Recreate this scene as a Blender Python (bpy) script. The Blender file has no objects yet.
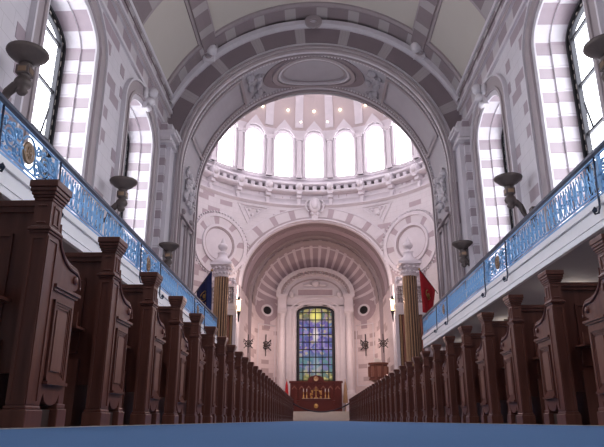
import bpy, bmesh, math, random
from math import pi, sin, cos, tan, atan2, asin, sqrt, radians
from mathutils import Vector, Matrix
random.seed(7)
scene = bpy.context.scene
COL = scene.collection

# ------------------------------------------------------------------ camera
FPX = 600.0
TILT = math.atan(197.0 / FPX)
cam_data = bpy.data.cameras.new('camera')
cam = bpy.data.objects.new('camera', cam_data); COL.objects.link(cam)
cam_data.sensor_width = 36.0
cam_data.lens = FPX / 604.0 * 36.0
cam_data.clip_start = 0.02; cam_data.clip_end = 300
EYE = 0.047
cam.location = (0, 0, EYE)
cam.rotation_euler = (radians(90) + TILT, 0, math.atan(13.5 / FPX))
scene.camera = cam

# ------------------------------------------------------------------ world, exposure
world = bpy.data.worlds.new('world'); scene.world = world
world.use_nodes = True
wbg = world.node_tree.nodes['Background']
wbg.inputs[0].default_value = (0.80, 0.86, 1.0, 1)
wbg.inputs[1].default_value = 0.07
scene.view_settings.view_transform = 'Standard'
scene.view_settings.look = 'None'
scene.view_settings.gamma = 1
scene.view_settings.exposure = 0.55
NAVE_GLASS = 5.0
DRUM_GLASS = 5.8
LAMP_W = 330.0
scene.cycles.use_denoising = True
scene.cycles.max_bounces = 8
scene.cycles.diffuse_bounces = 6
scene.cycles.sample_clamp_indirect = 6
scene.cycles.caustics_reflective = False
scene.cycles.caustics_refractive = False

# ------------------------------------------------------------------ materials
M = {}
def newmat(name):
    m = bpy.data.materials.new(name); m.use_nodes = True
    M[name] = m
    nt = m.node_tree
    return m, nt, nt.nodes['Principled BSDF']
def N(nt, t, **kw):
    n = nt.nodes.new(t)
    for k, v in kw.items(): setattr(n, k, v)
    return n
def mathn(nt, op, a, b=None):
    n = N(nt, 'ShaderNodeMath', operation=op)
    for i, x in enumerate((a, b)):
        if x is None: continue
        if isinstance(x, (int, float)): n.inputs[i].default_value = x
        else: nt.links.new(x, n.inputs[i])
    return n.outputs[0]
def mixc(nt, fac, a, b, mode='MIX'):
    n = N(nt, 'ShaderNodeMix', data_type='RGBA', blend_type=mode)
    for i, x in ((0, fac), (6, a), (7, b)):
        if isinstance(x, (int, float)): n.inputs[i].default_value = x
        elif isinstance(x, tuple): n.inputs[i].default_value = (*x[:3], 1)
        else: nt.links.new(x, n.inputs[i])
    return n.outputs[2]
def noise(nt, scale, detail=3, vec=None):
    n = N(nt, 'ShaderNodeTexNoise'); n.inputs['Scale'].default_value = scale
    n.inputs['Detail'].default_value = detail
    if vec is None:
        vec = N(nt, 'ShaderNodeTexCoord').outputs['Object']
    nt.links.new(vec, n.inputs['Vector'])
    return n.outputs['Fac']
def finish(nt, b, col, rough=.6, var=.12, nscale=3.0, bump=0.0, bscale=40):
    f = noise(nt, nscale, 4)
    lo = mathn(nt, 'MULTIPLY', f, var * 2)
    k = mathn(nt, 'ADD', lo, 1 - var)
    cmb = N(nt, 'ShaderNodeCombineColor')
    for i in range(3): nt.links.new(k, cmb.inputs[i])
    out = mixc(nt, 1.0, col, cmb.outputs[0], 'MULTIPLY')
    nt.links.new(out, b.inputs['Base Color'])
    b.inputs['Roughness'].default_value = rough
    if bump:
        bn = N(nt, 'ShaderNodeBump'); bn.inputs['Strength'].default_value = bump
        bn.inputs['Distance'].default_value = .02
        nt.links.new(noise(nt, bscale, 3), bn.inputs['Height'])
        nt.links.new(bn.outputs[0], b.inputs['Normal'])
def plain(name, col, rough=.6, var=.1, nscale=3.0, metal=0.0, bump=0.0, bscale=40):
    m, nt, b = newmat(name)
    finish(nt, b, col, rough, var, nscale, bump, bscale)
    b.inputs['Metallic'].default_value = metal
    return m
WHITE = (.70, .66, .695); MAUVE = (.41, .33, .365)
def uvsep(nt):
    uv = N(nt, 'ShaderNodeUVMap'); s = N(nt, 'ShaderNodeSeparateXYZ')
    nt.links.new(uv.outputs[0], s.inputs[0])
    return uv.outputs[0], s.outputs[0], s.outputs[1]
def masonry(name, bw, rh, thr, light=WHITE, dark=MAUVE):
    m, nt, b = newmat(name)
    uv, u, v = uvsep(nt)
    br = N(nt, 'ShaderNodeTexBrick')
    nt.links.new(uv, br.inputs['Vector'])
    for k, x in (('Scale', 1), ('Mortar Size', .008), ('Mortar Smooth', .1), ('Bias', 0), ('Brick Width', bw), ('Row Height', rh)):
        br.inputs[k].default_value = x
    br.inputs['Color1'].default_value = (0, 0, 0, 1); br.inputs['Color2'].default_value = (1, 1, 1, 1); br.inputs['Mortar'].default_value = (0, 0, 0, 1)
    g = mathn(nt, 'GREATER_THAN', br.outputs['Color'], thr)
    c = mixc(nt, g, light, dark)
    c = mixc(nt, mathn(nt, 'MULTIPLY', br.outputs['Fac'], .35), c, (.30, .26, .27))
    finish(nt, b, c, .65, .08, 1.5)
    return m
def stripes(name, period, width, axis=0, light=WHITE, dark=MAUVE, inv=False, joint=0.0, phase=0.0):
    m, nt, b = newmat(name)
    uv, u, v = uvsep(nt)
    s = (u, v)[axis]
    fr = mathn(nt, 'FRACT', mathn(nt, 'DIVIDE', mathn(nt, 'ADD', s, phase), period))
    g = mathn(nt, 'LESS_THAN', fr, width / period)
    c = mixc(nt, g, light, dark)
    if joint:
        fj = mathn(nt, 'FRACT', mathn(nt, 'DIVIDE', s, joint))
        c = mixc(nt, mathn(nt, 'MULTIPLY', mathn(nt, 'LESS_THAN', fj, .08), .35), c, (.22, .18, .2))
    finish(nt, b, c, .65, .08, 1.5)
    return m
plain('stone', WHITE, .6, .09, 2.0)
plain('carved', (.68, .64, .67), .6, .18, 6.0)
plain('mauve', MAUVE, .65, .12, 2.0)
plain('mauve_mould', (.40, .34, .35), .6, .12, 2.0)
plain('cream', (.58, .535, .48), .7, .05, .6)
plain('dome_plaster', (.56, .48, .48), .7, .05, .6)
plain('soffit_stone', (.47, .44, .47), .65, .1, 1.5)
plain('mauve_deep', (.27, .215, .23), .7, .1)
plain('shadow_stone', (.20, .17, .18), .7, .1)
plain('soffit', (.40, .38, .38), .7, .05, .8)
masonry('block', 1.0, .42, .88)
masonry('block_pier', .9, .42, .86)
masonry('block_rot', 1.3, .45, .84, (.68, .64, .66), (.45, .37, .40))
masonry('block_apse', 1.5, .42, .84, (.70, .61, .62), (.46, .37, .38))
stripes('course', .84, .36, 1, dark=(.42, .35, .38), joint=.42)
stripes('voussoir', 2.3, 1.8, 0, light=(.46, .41, .42), dark=(.24, .19, .205), joint=.16, phase=.3)
stripes('voussoir_rot', 1.9, .55, 0, light=(.68, .64, .66), dark=(.45, .37, .40))
stripes('rib', 1.6, 1.05, 0, light=(.43, .385, .39), dark=(.26, .21, .22), phase=.2)
stripes('band', 1.7, .95, 0, light=(.60, .55, .57), dark=(.36, .29, .315), phase=.2)
stripes('band2', 1.7, .95, 0, light=(.60, .55, .57), dark=(.36, .29, .315), phase=1.05)
stripes('fan', .94, .62, 0, light=(.72, .66, .70), dark=(.42, .35, .39))
plain('white_paint', (.92, .92, .95), .45, .03)
plain('balcony_under', (.55, .53, .54), .8, .05)
def wood(name, c1, c2, rough=.32):
    m, nt, b = newmat(name)
    tc = N(nt, 'ShaderNodeTexCoord'); mp = N(nt, 'ShaderNodeMapping')
    mp.inputs['Scale'].default_value = (14, 14, 1.1)
    nt.links.new(tc.outputs['Object'], mp.inputs[0])
    f = noise(nt, 2.2, 6, mp.outputs[0])
    c = mixc(nt, f, c1, c2)
    nt.links.new(c, b.inputs['Base Color'])
    b.inputs['Roughness'].default_value = rough
    return m
wood('wood', (.12, .038, .026), (.27, .105, .073), .28)
wood('wood_panel', (.18, .072, .050), (.38, .17, .122))
wood('wood_red', (.06, .010, .008), (.14, .026, .02))
plain('dark_metal', (.035, .035, .04), .45, .1, metal=.6)
plain('bronze', (.10, .078, .072), .5, .2, 8, metal=.35)
plain('bronze_gold', (.24, .16, .10), .35, .2, 8, metal=.6)
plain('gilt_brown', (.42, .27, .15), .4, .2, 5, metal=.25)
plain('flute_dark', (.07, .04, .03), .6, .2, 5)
plain('gold', (.55, .34, .12), .35, .15, 8, metal=.8)
plain('sky_tinted_iron', (.20, .42, .72), .35, .15, 6, metal=.25)  # blue-grey iron with the sky's blue reflection put into its colour
plain('rail_dark', (.035, .05, .09), .35, .15, 6, metal=.3)
plain('red_cloth', (.55, .02, .03), .8, .15, 5)
plain('navy_cloth', (.02, .03, .13), .8, .2, 5)
plain('rope_dark', (.03, .02, .03), .6, .1)
plain('floor_stone', (.30, .25, .22), .5, .15, 3)
plain('pale_strip', (.55, .50, .44), .5, .1, 3)
plain('kneeler_pad', (.05, .045, .05), .6, .1)
plain('paper', (.75, .73, .68), .7, .05)
# carpet
m, nt, b = newmat('carpet')
f1 = noise(nt, 260, 2); f2 = noise(nt, 3, 3)
c = mixc(nt, f1, (.065, .165, .37), (.12, .275, .56))
c = mixc(nt, mathn(nt, 'MULTIPLY', f2, .35), c, (.12, .24, .46))
nt.links.new(c, b.inputs['Base Color']); b.inputs['Roughness'].default_value = .95
bn = N(nt, 'ShaderNodeBump'); bn.inputs['Strength'].default_value = .5; bn.inputs['Distance'].default_value = .004
nt.links.new(noise(nt, 500, 2), bn.inputs['Height']); nt.links.new(bn.outputs[0], b.inputs['Normal'])
def emis(name, col, st, base=(.02, .02, .02)):
    m, nt, b = newmat(name)
    b.inputs['Base Color'].default_value = (*base, 1)
    b.inputs['Emission Color'].default_value = (*col, 1)
    b.inputs['Emission Strength'].default_value = st
    return m
emis('nave_glass', (.90, .92, 1.0), NAVE_GLASS)
emis('drum_glass', (.97, .93, 1.0), DRUM_GLASS)
emis('bulb', (1.0, .72, .42), 9.0)
emis('dome_lamp', (1.0, .80, .55), 7.0)
emis('lamp_glass', (1.0, .72, .40), 2.2)
# stained glass: coloured cells lit by the daylight behind
m, nt, b = newmat('stained_glass')
uv, u, v = uvsep(nt)
vo = N(nt, 'ShaderNodeTexVoronoi'); vo.inputs['Scale'].default_value = 3.2; nt.links.new(uv, vo.inputs['Vector'])
sp = N(nt, 'ShaderNodeSeparateColor'); nt.links.new(vo.outputs['Color'], sp.inputs[0])
def ramp(nt, fac, stops):
    r = N(nt, 'ShaderNodeValToRGB'); r.color_ramp.interpolation = 'CONSTANT'
    while len(r.color_ramp.elements) < len(stops): r.color_ramp.elements.new(.5)
    for e, (p, c) in zip(r.color_ramp.elements, stops): e.position = p; e.color = (*c, 1)
    nt.links.new(fac, r.inputs[0]); return r.outputs[0]
cool = ramp(nt, sp.outputs[0], [(0, (.16, .17, .42)), (.25, (.28, .22, .50)), (.5, (.20, .30, .50)), (.7, (.40, .36, .58)), (.88, (.55, .48, .40))])
warm = ramp(nt, sp.outputs[0], [(0, (.30, .30, .14)), (.25, (.50, .44, .22)), (.5, (.22, .30, .28)), (.7, (.48, .36, .40)), (.88, (.62, .55, .30))])
teal = ramp(nt, sp.outputs[0], [(0, (.15, .28, .38)), (.3, (.20, .36, .38)), (.6, (.30, .30, .50)), (.85, (.42, .42, .45))])
vn = mathn(nt, 'MULTIPLY', mathn(nt, 'SUBTRACT', v, 2.4), 1 / 9.1)
up = mathn(nt, 'MINIMUM', mathn(nt, 'MAXIMUM', mathn(nt, 'MULTIPLY', mathn(nt, 'SUBTRACT', vn, .80), 12), 0), 1)
lowf = mathn(nt, 'MINIMUM', mathn(nt, 'MAXIMUM', mathn(nt, 'MULTIPLY', mathn(nt, 'SUBTRACT', .30, vn), 12), 0), 1)
midf = mathn(nt, 'MINIMUM', mathn(nt, 'MAXIMUM', mathn(nt, 'MULTIPLY', mathn(nt, 'SUBTRACT', .48, vn), 12), 0), 1)
c = mixc(nt, midf, cool, teal); c = mixc(nt, lowf, c, warm); c = mixc(nt, up, c, warm)
def blob(cx, cz, rx, rz):
    du = mathn(nt, 'DIVIDE', mathn(nt, 'SUBTRACT', u, cx), rx); dv = mathn(nt, 'DIVIDE', mathn(nt, 'SUBTRACT', v, cz), rz)
    s = mathn(nt, 'ADD', mathn(nt, 'MULTIPLY', du, du), mathn(nt, 'MULTIPLY', dv, dv))
    return mathn(nt, 'MAXIMUM', mathn(nt, 'SUBTRACT', 1, s), 0)
c = mixc(nt, blob(0, 10.4, .75, .8), c, (1.0, .92, .35))
c = mixc(nt, blob(0, 8.5, .36, 1.0), c, (.95, .85, .80))
c = mixc(nt, mathn(nt, 'MULTIPLY', blob(0, 5.4, .35, 1.6), .6), c, (.60, .62, .70))
c = mixc(nt, mathn(nt, 'LESS_THAN', vo.outputs['Distance'], .0), c, (0, 0, 0))
b.inputs['Base Color'].default_value = (.03, .03, .04, 1)
gm = N(nt, 'ShaderNodeGamma'); gm.inputs[1].default_value = 1.5; nt.links.new(c, gm.inputs[0]); nt.links.new(gm.outputs[0], b.inputs['Emission Color']); b.inputs['Emission Strength'].default_value = .62

# ------------------------------------------------------------------ mesh helpers
class MB:
    def __init__(s): s.v = []; s.f = []; s.m = []; s.uv = []; s.mats = []; s.sm = []
    def mi(s, name):
        if name not in s.mats: s.mats.append(name)
        return s.mats.index(name)
    def face(s, pts, mat, uv=None, smooth=False):
        i = len(s.v); s.v += [tuple(p) for p in pts]; s.f.append(tuple(range(i, i + len(pts))))
        s.m.append(s.mi(mat)); s.uv.append(uv); s.sm.append(smooth)
    def mesh(s, verts, faces, mat, smooth=False):
        i = len(s.v); s.v += [tuple(p) for p in verts]; k = s.mi(mat)
        for f in faces: s.f.append(tuple(i + j for j in f)); s.m.append(k); s.uv.append(None); s.sm.append(smooth)
    def box(s, x0, x1, y0, y1, z0, z1, mat, uvm=False):
        V = [(x0, y0, z0), (x1, y0, z0), (x1, y1, z0), (x0, y1, z0), (x0, y0, z1), (x1, y0, z1), (x1, y1, z1), (x0, y1, z1)]
        s.mesh(V, [(0, 3, 2, 1), (4, 5, 6, 7), (0, 1, 5, 4), (1, 2, 6, 5), (2, 3, 7, 6), (3, 0, 4, 7)], mat)
    def grid(s, fn, us, vs, mat, uvfn=None, smooth=False):
        """fn(u,v)->point ; shared vertices"""
        i = len(s.v); n = len(vs)
        for u in us:
            for v in vs: s.v.append(tuple(fn(u, v)))
        k = s.mi(mat)
        for a in range(len(us) - 1):
            for c in range(n - 1):
                s.f.append((i + a * n + c, i + (a + 1) * n + c, i + (a + 1) * n + c + 1, i + a * n + c + 1)); s.m.append(k); s.sm.append(smooth)
                cs = ((us[a], vs[c]), (us[a + 1], vs[c]), (us[a + 1], vs[c + 1]), (us[a], vs[c + 1]))
                s.uv.append([uvfn(*q) if uvfn else q for q in cs])
    def prism(s, poly, axis, a, b, mat):
        """poly: 2-D outline; axis 'x': poly is (y,z); 'y': (x,z); 'z': (x,y)"""
        def P(p, t):
            return {'x': (t, p[0], p[1]), 'y': (p[0], t, p[1]), 'z': (p[0], p[1], t)}[axis]
        n = len(poly)
        V = [P(p, a) for p in poly] + [P(p, b) for p in poly]
        F = [tuple(range(n)), tuple(range(2 * n - 1, n - 1, -1))] + [(i, (i + 1) % n, n + (i + 1) % n, n + i) for i in range(n)]
        s.mesh(V, F, mat)
    def lathe(s, prof, c, mat, n=20, axis='z', smooth=True, a0=0, a1=2 * pi, caps=True):
        V = []; F = []; full = abs(a1 - a0 - 2 * pi) < 1e-6; k = n if full else n + 1
        for r, h in prof:
            for i in range(k):
                a = a0 + (a1 - a0) * i / n
                x, y = r * cos(a), r * sin(a)
                V.append({'z': (c[0] + x, c[1] + y, c[2] + h), 'x': (c[0] + h, c[1] + x, c[2] + y), 'y': (c[0] + x, c[1] + h, c[2] + y)}[axis])
        for j in range(len(prof) - 1):
            for i in range(n):
                i2 = (i + 1) % k
                F.append((j * k + i, j * k + i2, (j + 1) * k + i2, (j + 1) * k + i))
        s.mesh(V, F, mat, smooth)
        if full and caps:
            for j in (0, len(prof) - 1):
                if prof[j][0] > 1e-4: s.mesh(V[j * k:(j + 1) * k], [tuple(range(k))], mat)
    def tube(s, pts, r, mat, n=6, closed=False):
        pts = [Vector(p) for p in pts]; m = len(pts); V = []; F = []
        for i, p in enumerate(pts):
            if closed: t = pts[(i + 1) % m] - pts[i - 1]
            else: t = pts[min(i + 1, m - 1)] - pts[max(i - 1, 0)]
            t.normalize()
            a = t.cross(Vector((0, 0, 1)) if abs(t.z) < .9 else Vector((0, 1, 0))).normalized(); b = t.cross(a)
            rr = r[i] if isinstance(r, (list, tuple)) else r
            for k in range(n):
                an = 2 * pi * k / n; V.append(p + a * cos(an) * rr + b * sin(an) * rr)
        for i in range(m if closed else m - 1):
            j = (i + 1) % m
            for k in range(n): F.append((i * n + k, i * n + (k + 1) % n, j * n + (k + 1) % n, j * n + k))
        if not closed: F += [tuple(range(n)), tuple(range(m * n - 1, m * n - n - 1, -1))]
        s.mesh(V, F, mat, True)
    def blob(s, c, r, mat, n=8, k=5):
        if not isinstance(r, (tuple, list)): r = (r, r, r)
        V = []; F = []
        for j in range(k + 1):
            t = pi * j / k
            for i in range(n):
                a = 2 * pi * i / n; V.append((c[0] + r[0] * sin(t) * cos(a), c[1] + r[1] * sin(t) * sin(a), c[2] + r[2] * cos(t)))
        for j in range(k):
            for i in range(n): F.append((j * n + i, j * n + (i + 1) % n, (j + 1) * n + (i + 1) % n, (j + 1) * n + i))
        s.mesh(V, F, mat, True)
    # ---- things laid on a curved or flat surface through P(u, v, w)
    def band(s, P, c0, c1, w1, w0, mat, uvs=None, mat_side=None, sides=True, closed=False):
        """strip between two curves (lists of (u,v)) standing at height w1 over w0"""
        n = len(c0); rng = range(n if closed else n - 1); ms = mat_side or mat
        L = [0.0]
        for i in range(1, n + 1):
            a, b2 = c1[i - 1], c1[i % n]; L.append(L[-1] + math.hypot(a[0] - b2[0], a[1] - b2[1]))
        for i in rng:
            j = (i + 1) % n; wd = math.hypot(c1[i][0] - c0[i][0], c1[i][1] - c0[i][1])
            s.face([P(*c0[i], w1), P(*c0[j], w1), P(*c1[j], w1), P(*c1[i], w1)], mat, [(L[i], 0), (L[i + 1], 0), (L[i + 1], wd), (L[i], wd)])
            if sides and w1 != w0:
                for c in (c0, c1):
                    s.face([P(*c[i], w0), P(*c[j], w0), P(*c[j], w1), P(*c[i], w1)], ms, [(L[i], 0), (L[i + 1], 0), (L[i + 1], abs(w1 - w0)), (L[i], abs(w1 - w0))])
    def pblock(s, P, u0, u1, v0, v1, w0, w1, mat):
        V = [P(u, v, w) for w in (w0, w1) for (u, v) in ((u0, v0), (u1, v0), (u1, v1), (u0, v1))]
        s.mesh(V, [(0, 1, 2, 3), (7, 6, 5, 4), (0, 4, 5, 1), (1, 5, 6, 2), (2, 6, 7, 3), (3, 7, 4, 0)], mat)
    def pring(s, P, cu, cv, r0, r1, w0, w1, mat, n=32, ry=1.0, uvlen=False):
        a = [(cu + r0 * cos(2 * pi * i / n), cv + r0 * ry * sin(2 * pi * i / n)) for i in range(n)]
        b = [(cu + r1 * cos(2 * pi * i / n), cv + (r1 * ry if ry == 1 else r0 * ry + (r1 - r0)) * sin(2 * pi * i / n)) for i in range(n)]
        s.band(P, a, b, w1, w0, mat, closed=True)
    def build(s, name, parent=None, bevel=0, loc=None):
        me = bpy.data.meshes.new(name)
        me.from_pydata(s.v, [], s.f)
        for mn in s.mats: me.materials.append(M[mn])
        me.polygons.foreach_set('material_index', s.m)
        me.polygons.foreach_set('use_smooth', s.sm)
        if any(u is not None for u in s.uv):
            lay = me.uv_layers.new(name='UVMap'); k = 0
            for f, u in zip(s.f, s.uv):
                for q in range(len(f)):
                    if u is not None: lay.data[k].uv = u[q]
                    k += 1
        me.update()
        o = bpy.data.objects.new(name, me); COL.objects.link(o)
        if parent: o.parent = parent
        if loc: o.location = loc
        if bevel:
            bm = bmesh.new(); bm.from_mesh(me); bmesh.ops.remove_doubles(bm, verts=bm.verts, dist=1e-5)
            bmesh.ops.recalc_face_normals(bm, faces=bm.faces); bm.to_mesh(me); bm.free()
            md = o.modifiers.new('bevel', 'BEVEL'); md.width = bevel; md.segments = 2; md.limit_method = 'ANGLE'
        return o
def tag(o, label=None, cat=None, group=None, kind=None):
    if label: o['label'] = label
    if cat: o['category'] = cat
    if group: o['group'] = group
    if kind: o['kind'] = kind
    return o
def thing(name, label, cat, loc=(0, 0, 0), rz=0, group=None):
    o = bpy.data.objects.new(name, None); COL.objects.link(o); o.location = loc; o.rotation_euler = (0, 0, rz)
    o.empty_display_size = .1
    return tag(o, label, cat, group)
def copy_tree(o, parent=None):
    c = o.copy(); COL.objects.link(c)
    if parent: c.parent = parent
    for ch in o.children: copy_tree(ch, c)
    return c
def struct(mb, name, label=None): return tag(mb.build(name), label, None, None, 'structure')
def frange(a, b, n): return [a + (b - a) * i / n for i in range(n + 1)]
def arch(uc, hw, sill, spring, rise=None, n=24, off=0.0):
    """jamb, arc, jamb as a list of (u,v); off enlarges it"""
    rise = hw if rise is None else rise
    pts = [(uc - hw - off, sill)]
    for i in range(n + 1):
        a = pi - pi * i / n
        pts.append((uc + (hw + off) * cos(a), spring + (rise + off) * sin(a)))
    return pts + [(uc + hw + off, sill)]
def arc(uc, vc, r, a0, a1, n=24, ry=None):
    ry = ry or r
    return [(uc + r * cos(a0 + (a1 - a0) * i / n), vc + ry * sin(a0 + (a1 - a0) * i / n)) for i in range(n + 1)]
def wall_open(mb, P, u0, u1, vb, vt, ops, mat, step=.5, uvfn=None):
    """surface P(u,v,0) with arched holes; ops: (uc, hw, sill, spring, rise)"""
    us = set(frange(u0, u1, max(1, int((u1 - u0) / step))))
    for (uc, hw, si, sp, ri) in ops:
        us = {u for u in us if abs(u - uc) > hw + 1e-3}
        for i in range(25): us.add(uc - hw * cos(pi * i / 24))
    us = sorted(us)
    for a, b in zip(us, us[1:]):
        mid = (a + b) / 2; segs = [((vb, vb), (vt, vt))]
        for (uc, hw, si, sp, ri) in ops:
            if abs(mid - uc) < hw:
                h = lambda u: sp + ri * sqrt(max(0, 1 - ((u - uc) / hw) ** 2))
                segs = [((vb, vb), (si, si)), ((h(a), h(b)), (vt, vt))]
        for (l0, l1), (h0, h1) in segs:
            if h0 - l0 < 1e-4 and h1 - l1 < 1e-4: continue
            q = [(a, l0), (b, l1), (b, h1), (a, h0)]
            mb.face([P(u, v, 0) for u, v in q], mat, [uvfn(u, v) if uvfn else (u, v) for u, v in q])

# ------------------------------------------------------------------ key dimensions
WL = 7.0            # nave wall half width
Y1 = 25.5           # face of the crossing arch
YC, RC = 41.0, 11.5 # rotunda centre and radius
AR, AS = 6.3, 11.25 # crossing arch radius and springing
BAYS = [.95, 7.85, 14.75, 21.65]
VZ, VR = 11.73, 7.57 # nave vault circle
BL, BR = 4.35, 4.70 # gallery fronts
YB = 26.6

# ------------------------------------------------------------------ floor, carpet
mb = MB(); mb.box(-12, 12, -4, 66, -.3, 0, 'floor_stone'); struct(mb, 'floor')
mb = MB(); mb.box(-1.30, 1.87, -3, 49.8, 0.0, .012, 'carpet')
tag(mb.build('carpet_runner'), 'plain blue carpet covering the centre aisle between the pews', 'carpet')
mb = MB()
mb.box(-1.345, -1.302, -3, 49.8, 0, .016, 'pale_strip'); struct(mb, 'trim_1')
mb = MB()
mb.box(1.872, 1.915, -3, 49.8, 0, .016, 'pale_strip'); struct(mb, 'trim_2')

# ------------------------------------------------------------------ nave walls with window bays
def nave_side(sg, side):
    P = lambda u, v, w: (sg * (WL - w), u, v)
    mb = MB()
    ops = [(c, 1.65, 4.3, 11.25, .92) for c in BAYS]
    wall_open(mb, P, -4, Y1, 0, 15.2, ops, 'block_pier', .9)
    for k, c in enumerate(BAYS):
        cur = lambda off: arch(c, 1.65, 4.3, 11.25, .92, 24, off)
        c0 = cur(0)
        # reveals (three steps), horizontal courses up the jambs and voussoirs round the head
        for (o0, o1, w0, w1) in ((0, 0, 0.0, -.45), (-.07, -.07, -.45, -1.15)):
            cc = cur(o0)
            for i in range(len(cc) - 1):
                a, b = cc[i], cc[i + 1]; jamb = i in (0, len(cc) - 2)
                q = [P(*a, w0), P(*b, w0), P(*b, w1), P(*a, w1)]
                if jamb: uv = [(w0, a[1]), (w0, b[1]), (w1, b[1]), (w1, a[1])]; mt = 'course'
                else:
                    mt = 'mauve' if (i // 4) % 2 == 0 else 'stone'; uv = None
                mb.face(q, mt, uv)
        mb.band(P, cur(-.07), cur(0), -.45, -.45, 'stone', sides=False)
        mb.band(P, cur(-.45), cur(-.07), -1.15, -1.15, 'stone', sides=False)
        # sill slope
        mb.pblock(P, c - 1.65, c + 1.65, 4.1, 4.3, -1.2, .05, 'stone')
        # architrave: grey inner roll, mauve brown outer strip
        mb.band(P, cur(.0), cur(.22), .05, 0, 'stone')
        mb.band(P, cur(.22), cur(.34), .14, 0, 'mauve_mould')
        mb.band(P, cur(.34), cur(.74), .09, 0, 'mauve_mould')
        mb.band(P, cur(.74), cur(.82), .16, 0, 'stone')
        # quoins long and short either side
        for r in range(17):
            z = 4.4 + r * .84
            if z > 12.4: break
            for s2 in (-1, 1):
                L = .42 if r % 2 else .24
                a = c + s2 * (1.65 + .84); b = a + s2 * L
                if r % 2 == 0 and r % 4 == 0 or r % 4 == 1: mb.pblock(P, min(a, b), max(a, b), z, z + .42, 0, .012, 'mauve')

    # cornice at the foot of the vault
    for (z0, z1, w, mt) in ((13.05, 13.2, .10, 'stone'), (13.2, 13.75, .05, 'band'), (13.75, 13.95, .16, 'mauve_mould'), (13.95, 14.1, .24, 'stone'), (14.1, 14.65, .12, 'band2'), (14.65, 14.85, .28, 'stone')):
        for a in frange(-4, Y1, 60)[:-1]:
            b = a + (Y1 + 4) / 60
            mb.face([P(a, z0, w), P(b, z0, w), P(b, z1, w), P(a, z1, w)], mt, [(a, z0), (b, z0), (b, z1), (a, z1)])
        mb.face([P(-4, z0, 0), P(Y1, z0, 0), P(Y1, z0, w), P(-4, z0, w)], 'stone'); mb.face([P(-4, z1, 0), P(Y1, z1, 0), P(Y1, z1, w), P(-4, z1, w)], 'stone')
    # pilaster against the crossing pier
    for (u0, u1, w, mt) in ((24.55, 25.5, .28, 'course'), (24.75, 25.5, .46, 'stone')):
        q = [(u0, 3.5), (u1, 3.5), (u1, 13.05), (u0, 13.05)]
        mb.face([P(u, v, w) for u, v in q], mt, q)
        mb.face([P(u0, 3.5, 0), P(u0, 3.5, w), P(u0, 13.05, w), P(u0, 13.05, 0)], mt, [(0, 3.5), (w, 3.5), (w, 13.05), (0, 13.05)])
    for (z, h, w) in ((11.9, .12, .62), (12.05, .25, .52), (12.3, .14, .7), (12.44, .1, .78)):
        mb.pblock(P, 24.3, 25.5, z, z + h, 0, w, 'carved')
    o = struct(mb, 'wall_' + side)
    # keystones (carved scroll) above the window heads
    for k, c in enumerate(BAYS[1:]):
        mb = MB()
        mb.pblock(P, c - .16, c + .16, 12.1, 13.0, 0, .22, 'carved')
        for (z, r, w) in ((12.85, .24, .36), (12.45, .19, .32), (12.15, .14, .24)):
            q = P(c, z, w); mb.blob(q, (r, .2, r), 'carved')
        for s2 in (-1, 1):
            q = P(c + s2 * .28, 12.7, .16); mb.blob(q, (.12, .16, .26), 'carved')
        tag(mb.build('keystone'), None, None, None, 'structure')
nave_side(-1, 'left'); nave_side(1, 'right')

# windows of the nave
wn = 0
for sg in (-1, 1):
    P = lambda u, v, w, sg=sg: (sg * (WL + 1.05 - w), u, v)
    for k, c in enumerate(BAYS):
        wn += 1
        win = MB()
        cur = lambda off: arch(c, 1.58, 4.3, 11.25, .70, 24, off)
        win.band(P, cur(-.09), cur(0), .14, -.05, 'dark_metal')
        win.band(P, cur(-.30), cur(-.22), .12, -.05, 'dark_metal')
        win.band(P, cur(-.22), cur(-.09), .02, -.05, 'bronze')
        # studs between the two frame strips
        for s2 in (-1, 1):
            z = 4.5
            while z < 11.2:
                win.pblock(P, c + s2 * 1.42 - .045, c + s2 * 1.42 + .045, z, z + .17, .0, .09, 'pale_strip'); z += .34
        for i in range(1, 12):
            a = pi * i / 12; rr = 1.42
            win.pblock(P, c + rr * cos(a) - .05, c + rr * cos(a) + .05, 11.25 + .54 * sin(a) - .06, 11.25 + .54 * sin(a) + .06, 0, .09, 'pale_strip')
        root = struct(win, 'window_%d' % wn)
        g = MB(); cc = cur(-.2)
        g.face([P(u, v, -.02) for u, v in cc], 'nave_glass'); g.build('pane', root)
        b = MB()
        b.pblock(P, c - .04, c + .04, 4.3, 11.7, 0, .08, 'dark_metal')
        for z in (6.3, 8.0, 9.6, 11.25): b.pblock(P, c - 1.35, c + 1.35, z - .04, z + .04, 0, .08, 'dark_metal')
        # ventilator arm
        b.tube([P(c + .9, 8.0, .05), P(c + .3, 8.5, .5)], .03, 'dark_metal')
        b.build('glazing_bar', root)

# ------------------------------------------------------------------ nave vault
def PV(th, y, w): return (-(VR - w) * cos(th), y, VZ + (VR - w) * sin(th))
TH0 = radians(22.3)
mb = MB()
mb.grid(lambda th, y: PV(th, y, 0), frange(TH0, pi - TH0, 40), [-4, Y1], 'cream', smooth=True)
def vband(t0, t1, y0, y1, w, mat, along='y', n=10):
    ts = frange(t0, t1, max(2, int(abs(t1 - t0) * 16))); ys = frange(y0, y1, 2)
    uvf = (lambda th, y: (y, th * VR)) if along == 'y' else (lambda th, y: (th * VR, y))
    mb.grid(lambda th, y: PV(th, y, w), ts, ys, mat, uvf)
    for t in (t0, t1): mb.face([PV(t, y0, 0), PV(t, y1, 0), PV(t, y1, w), PV(t, y0, w)], 'mauve_mould')
    for y in (y0, y1):
        for a, b in zip(ts, ts[1:]): mb.face([PV(a, y, 0), PV(b, y, 0), PV(b, y, w), PV(a, y, w)], 'mauve_mould')
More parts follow.
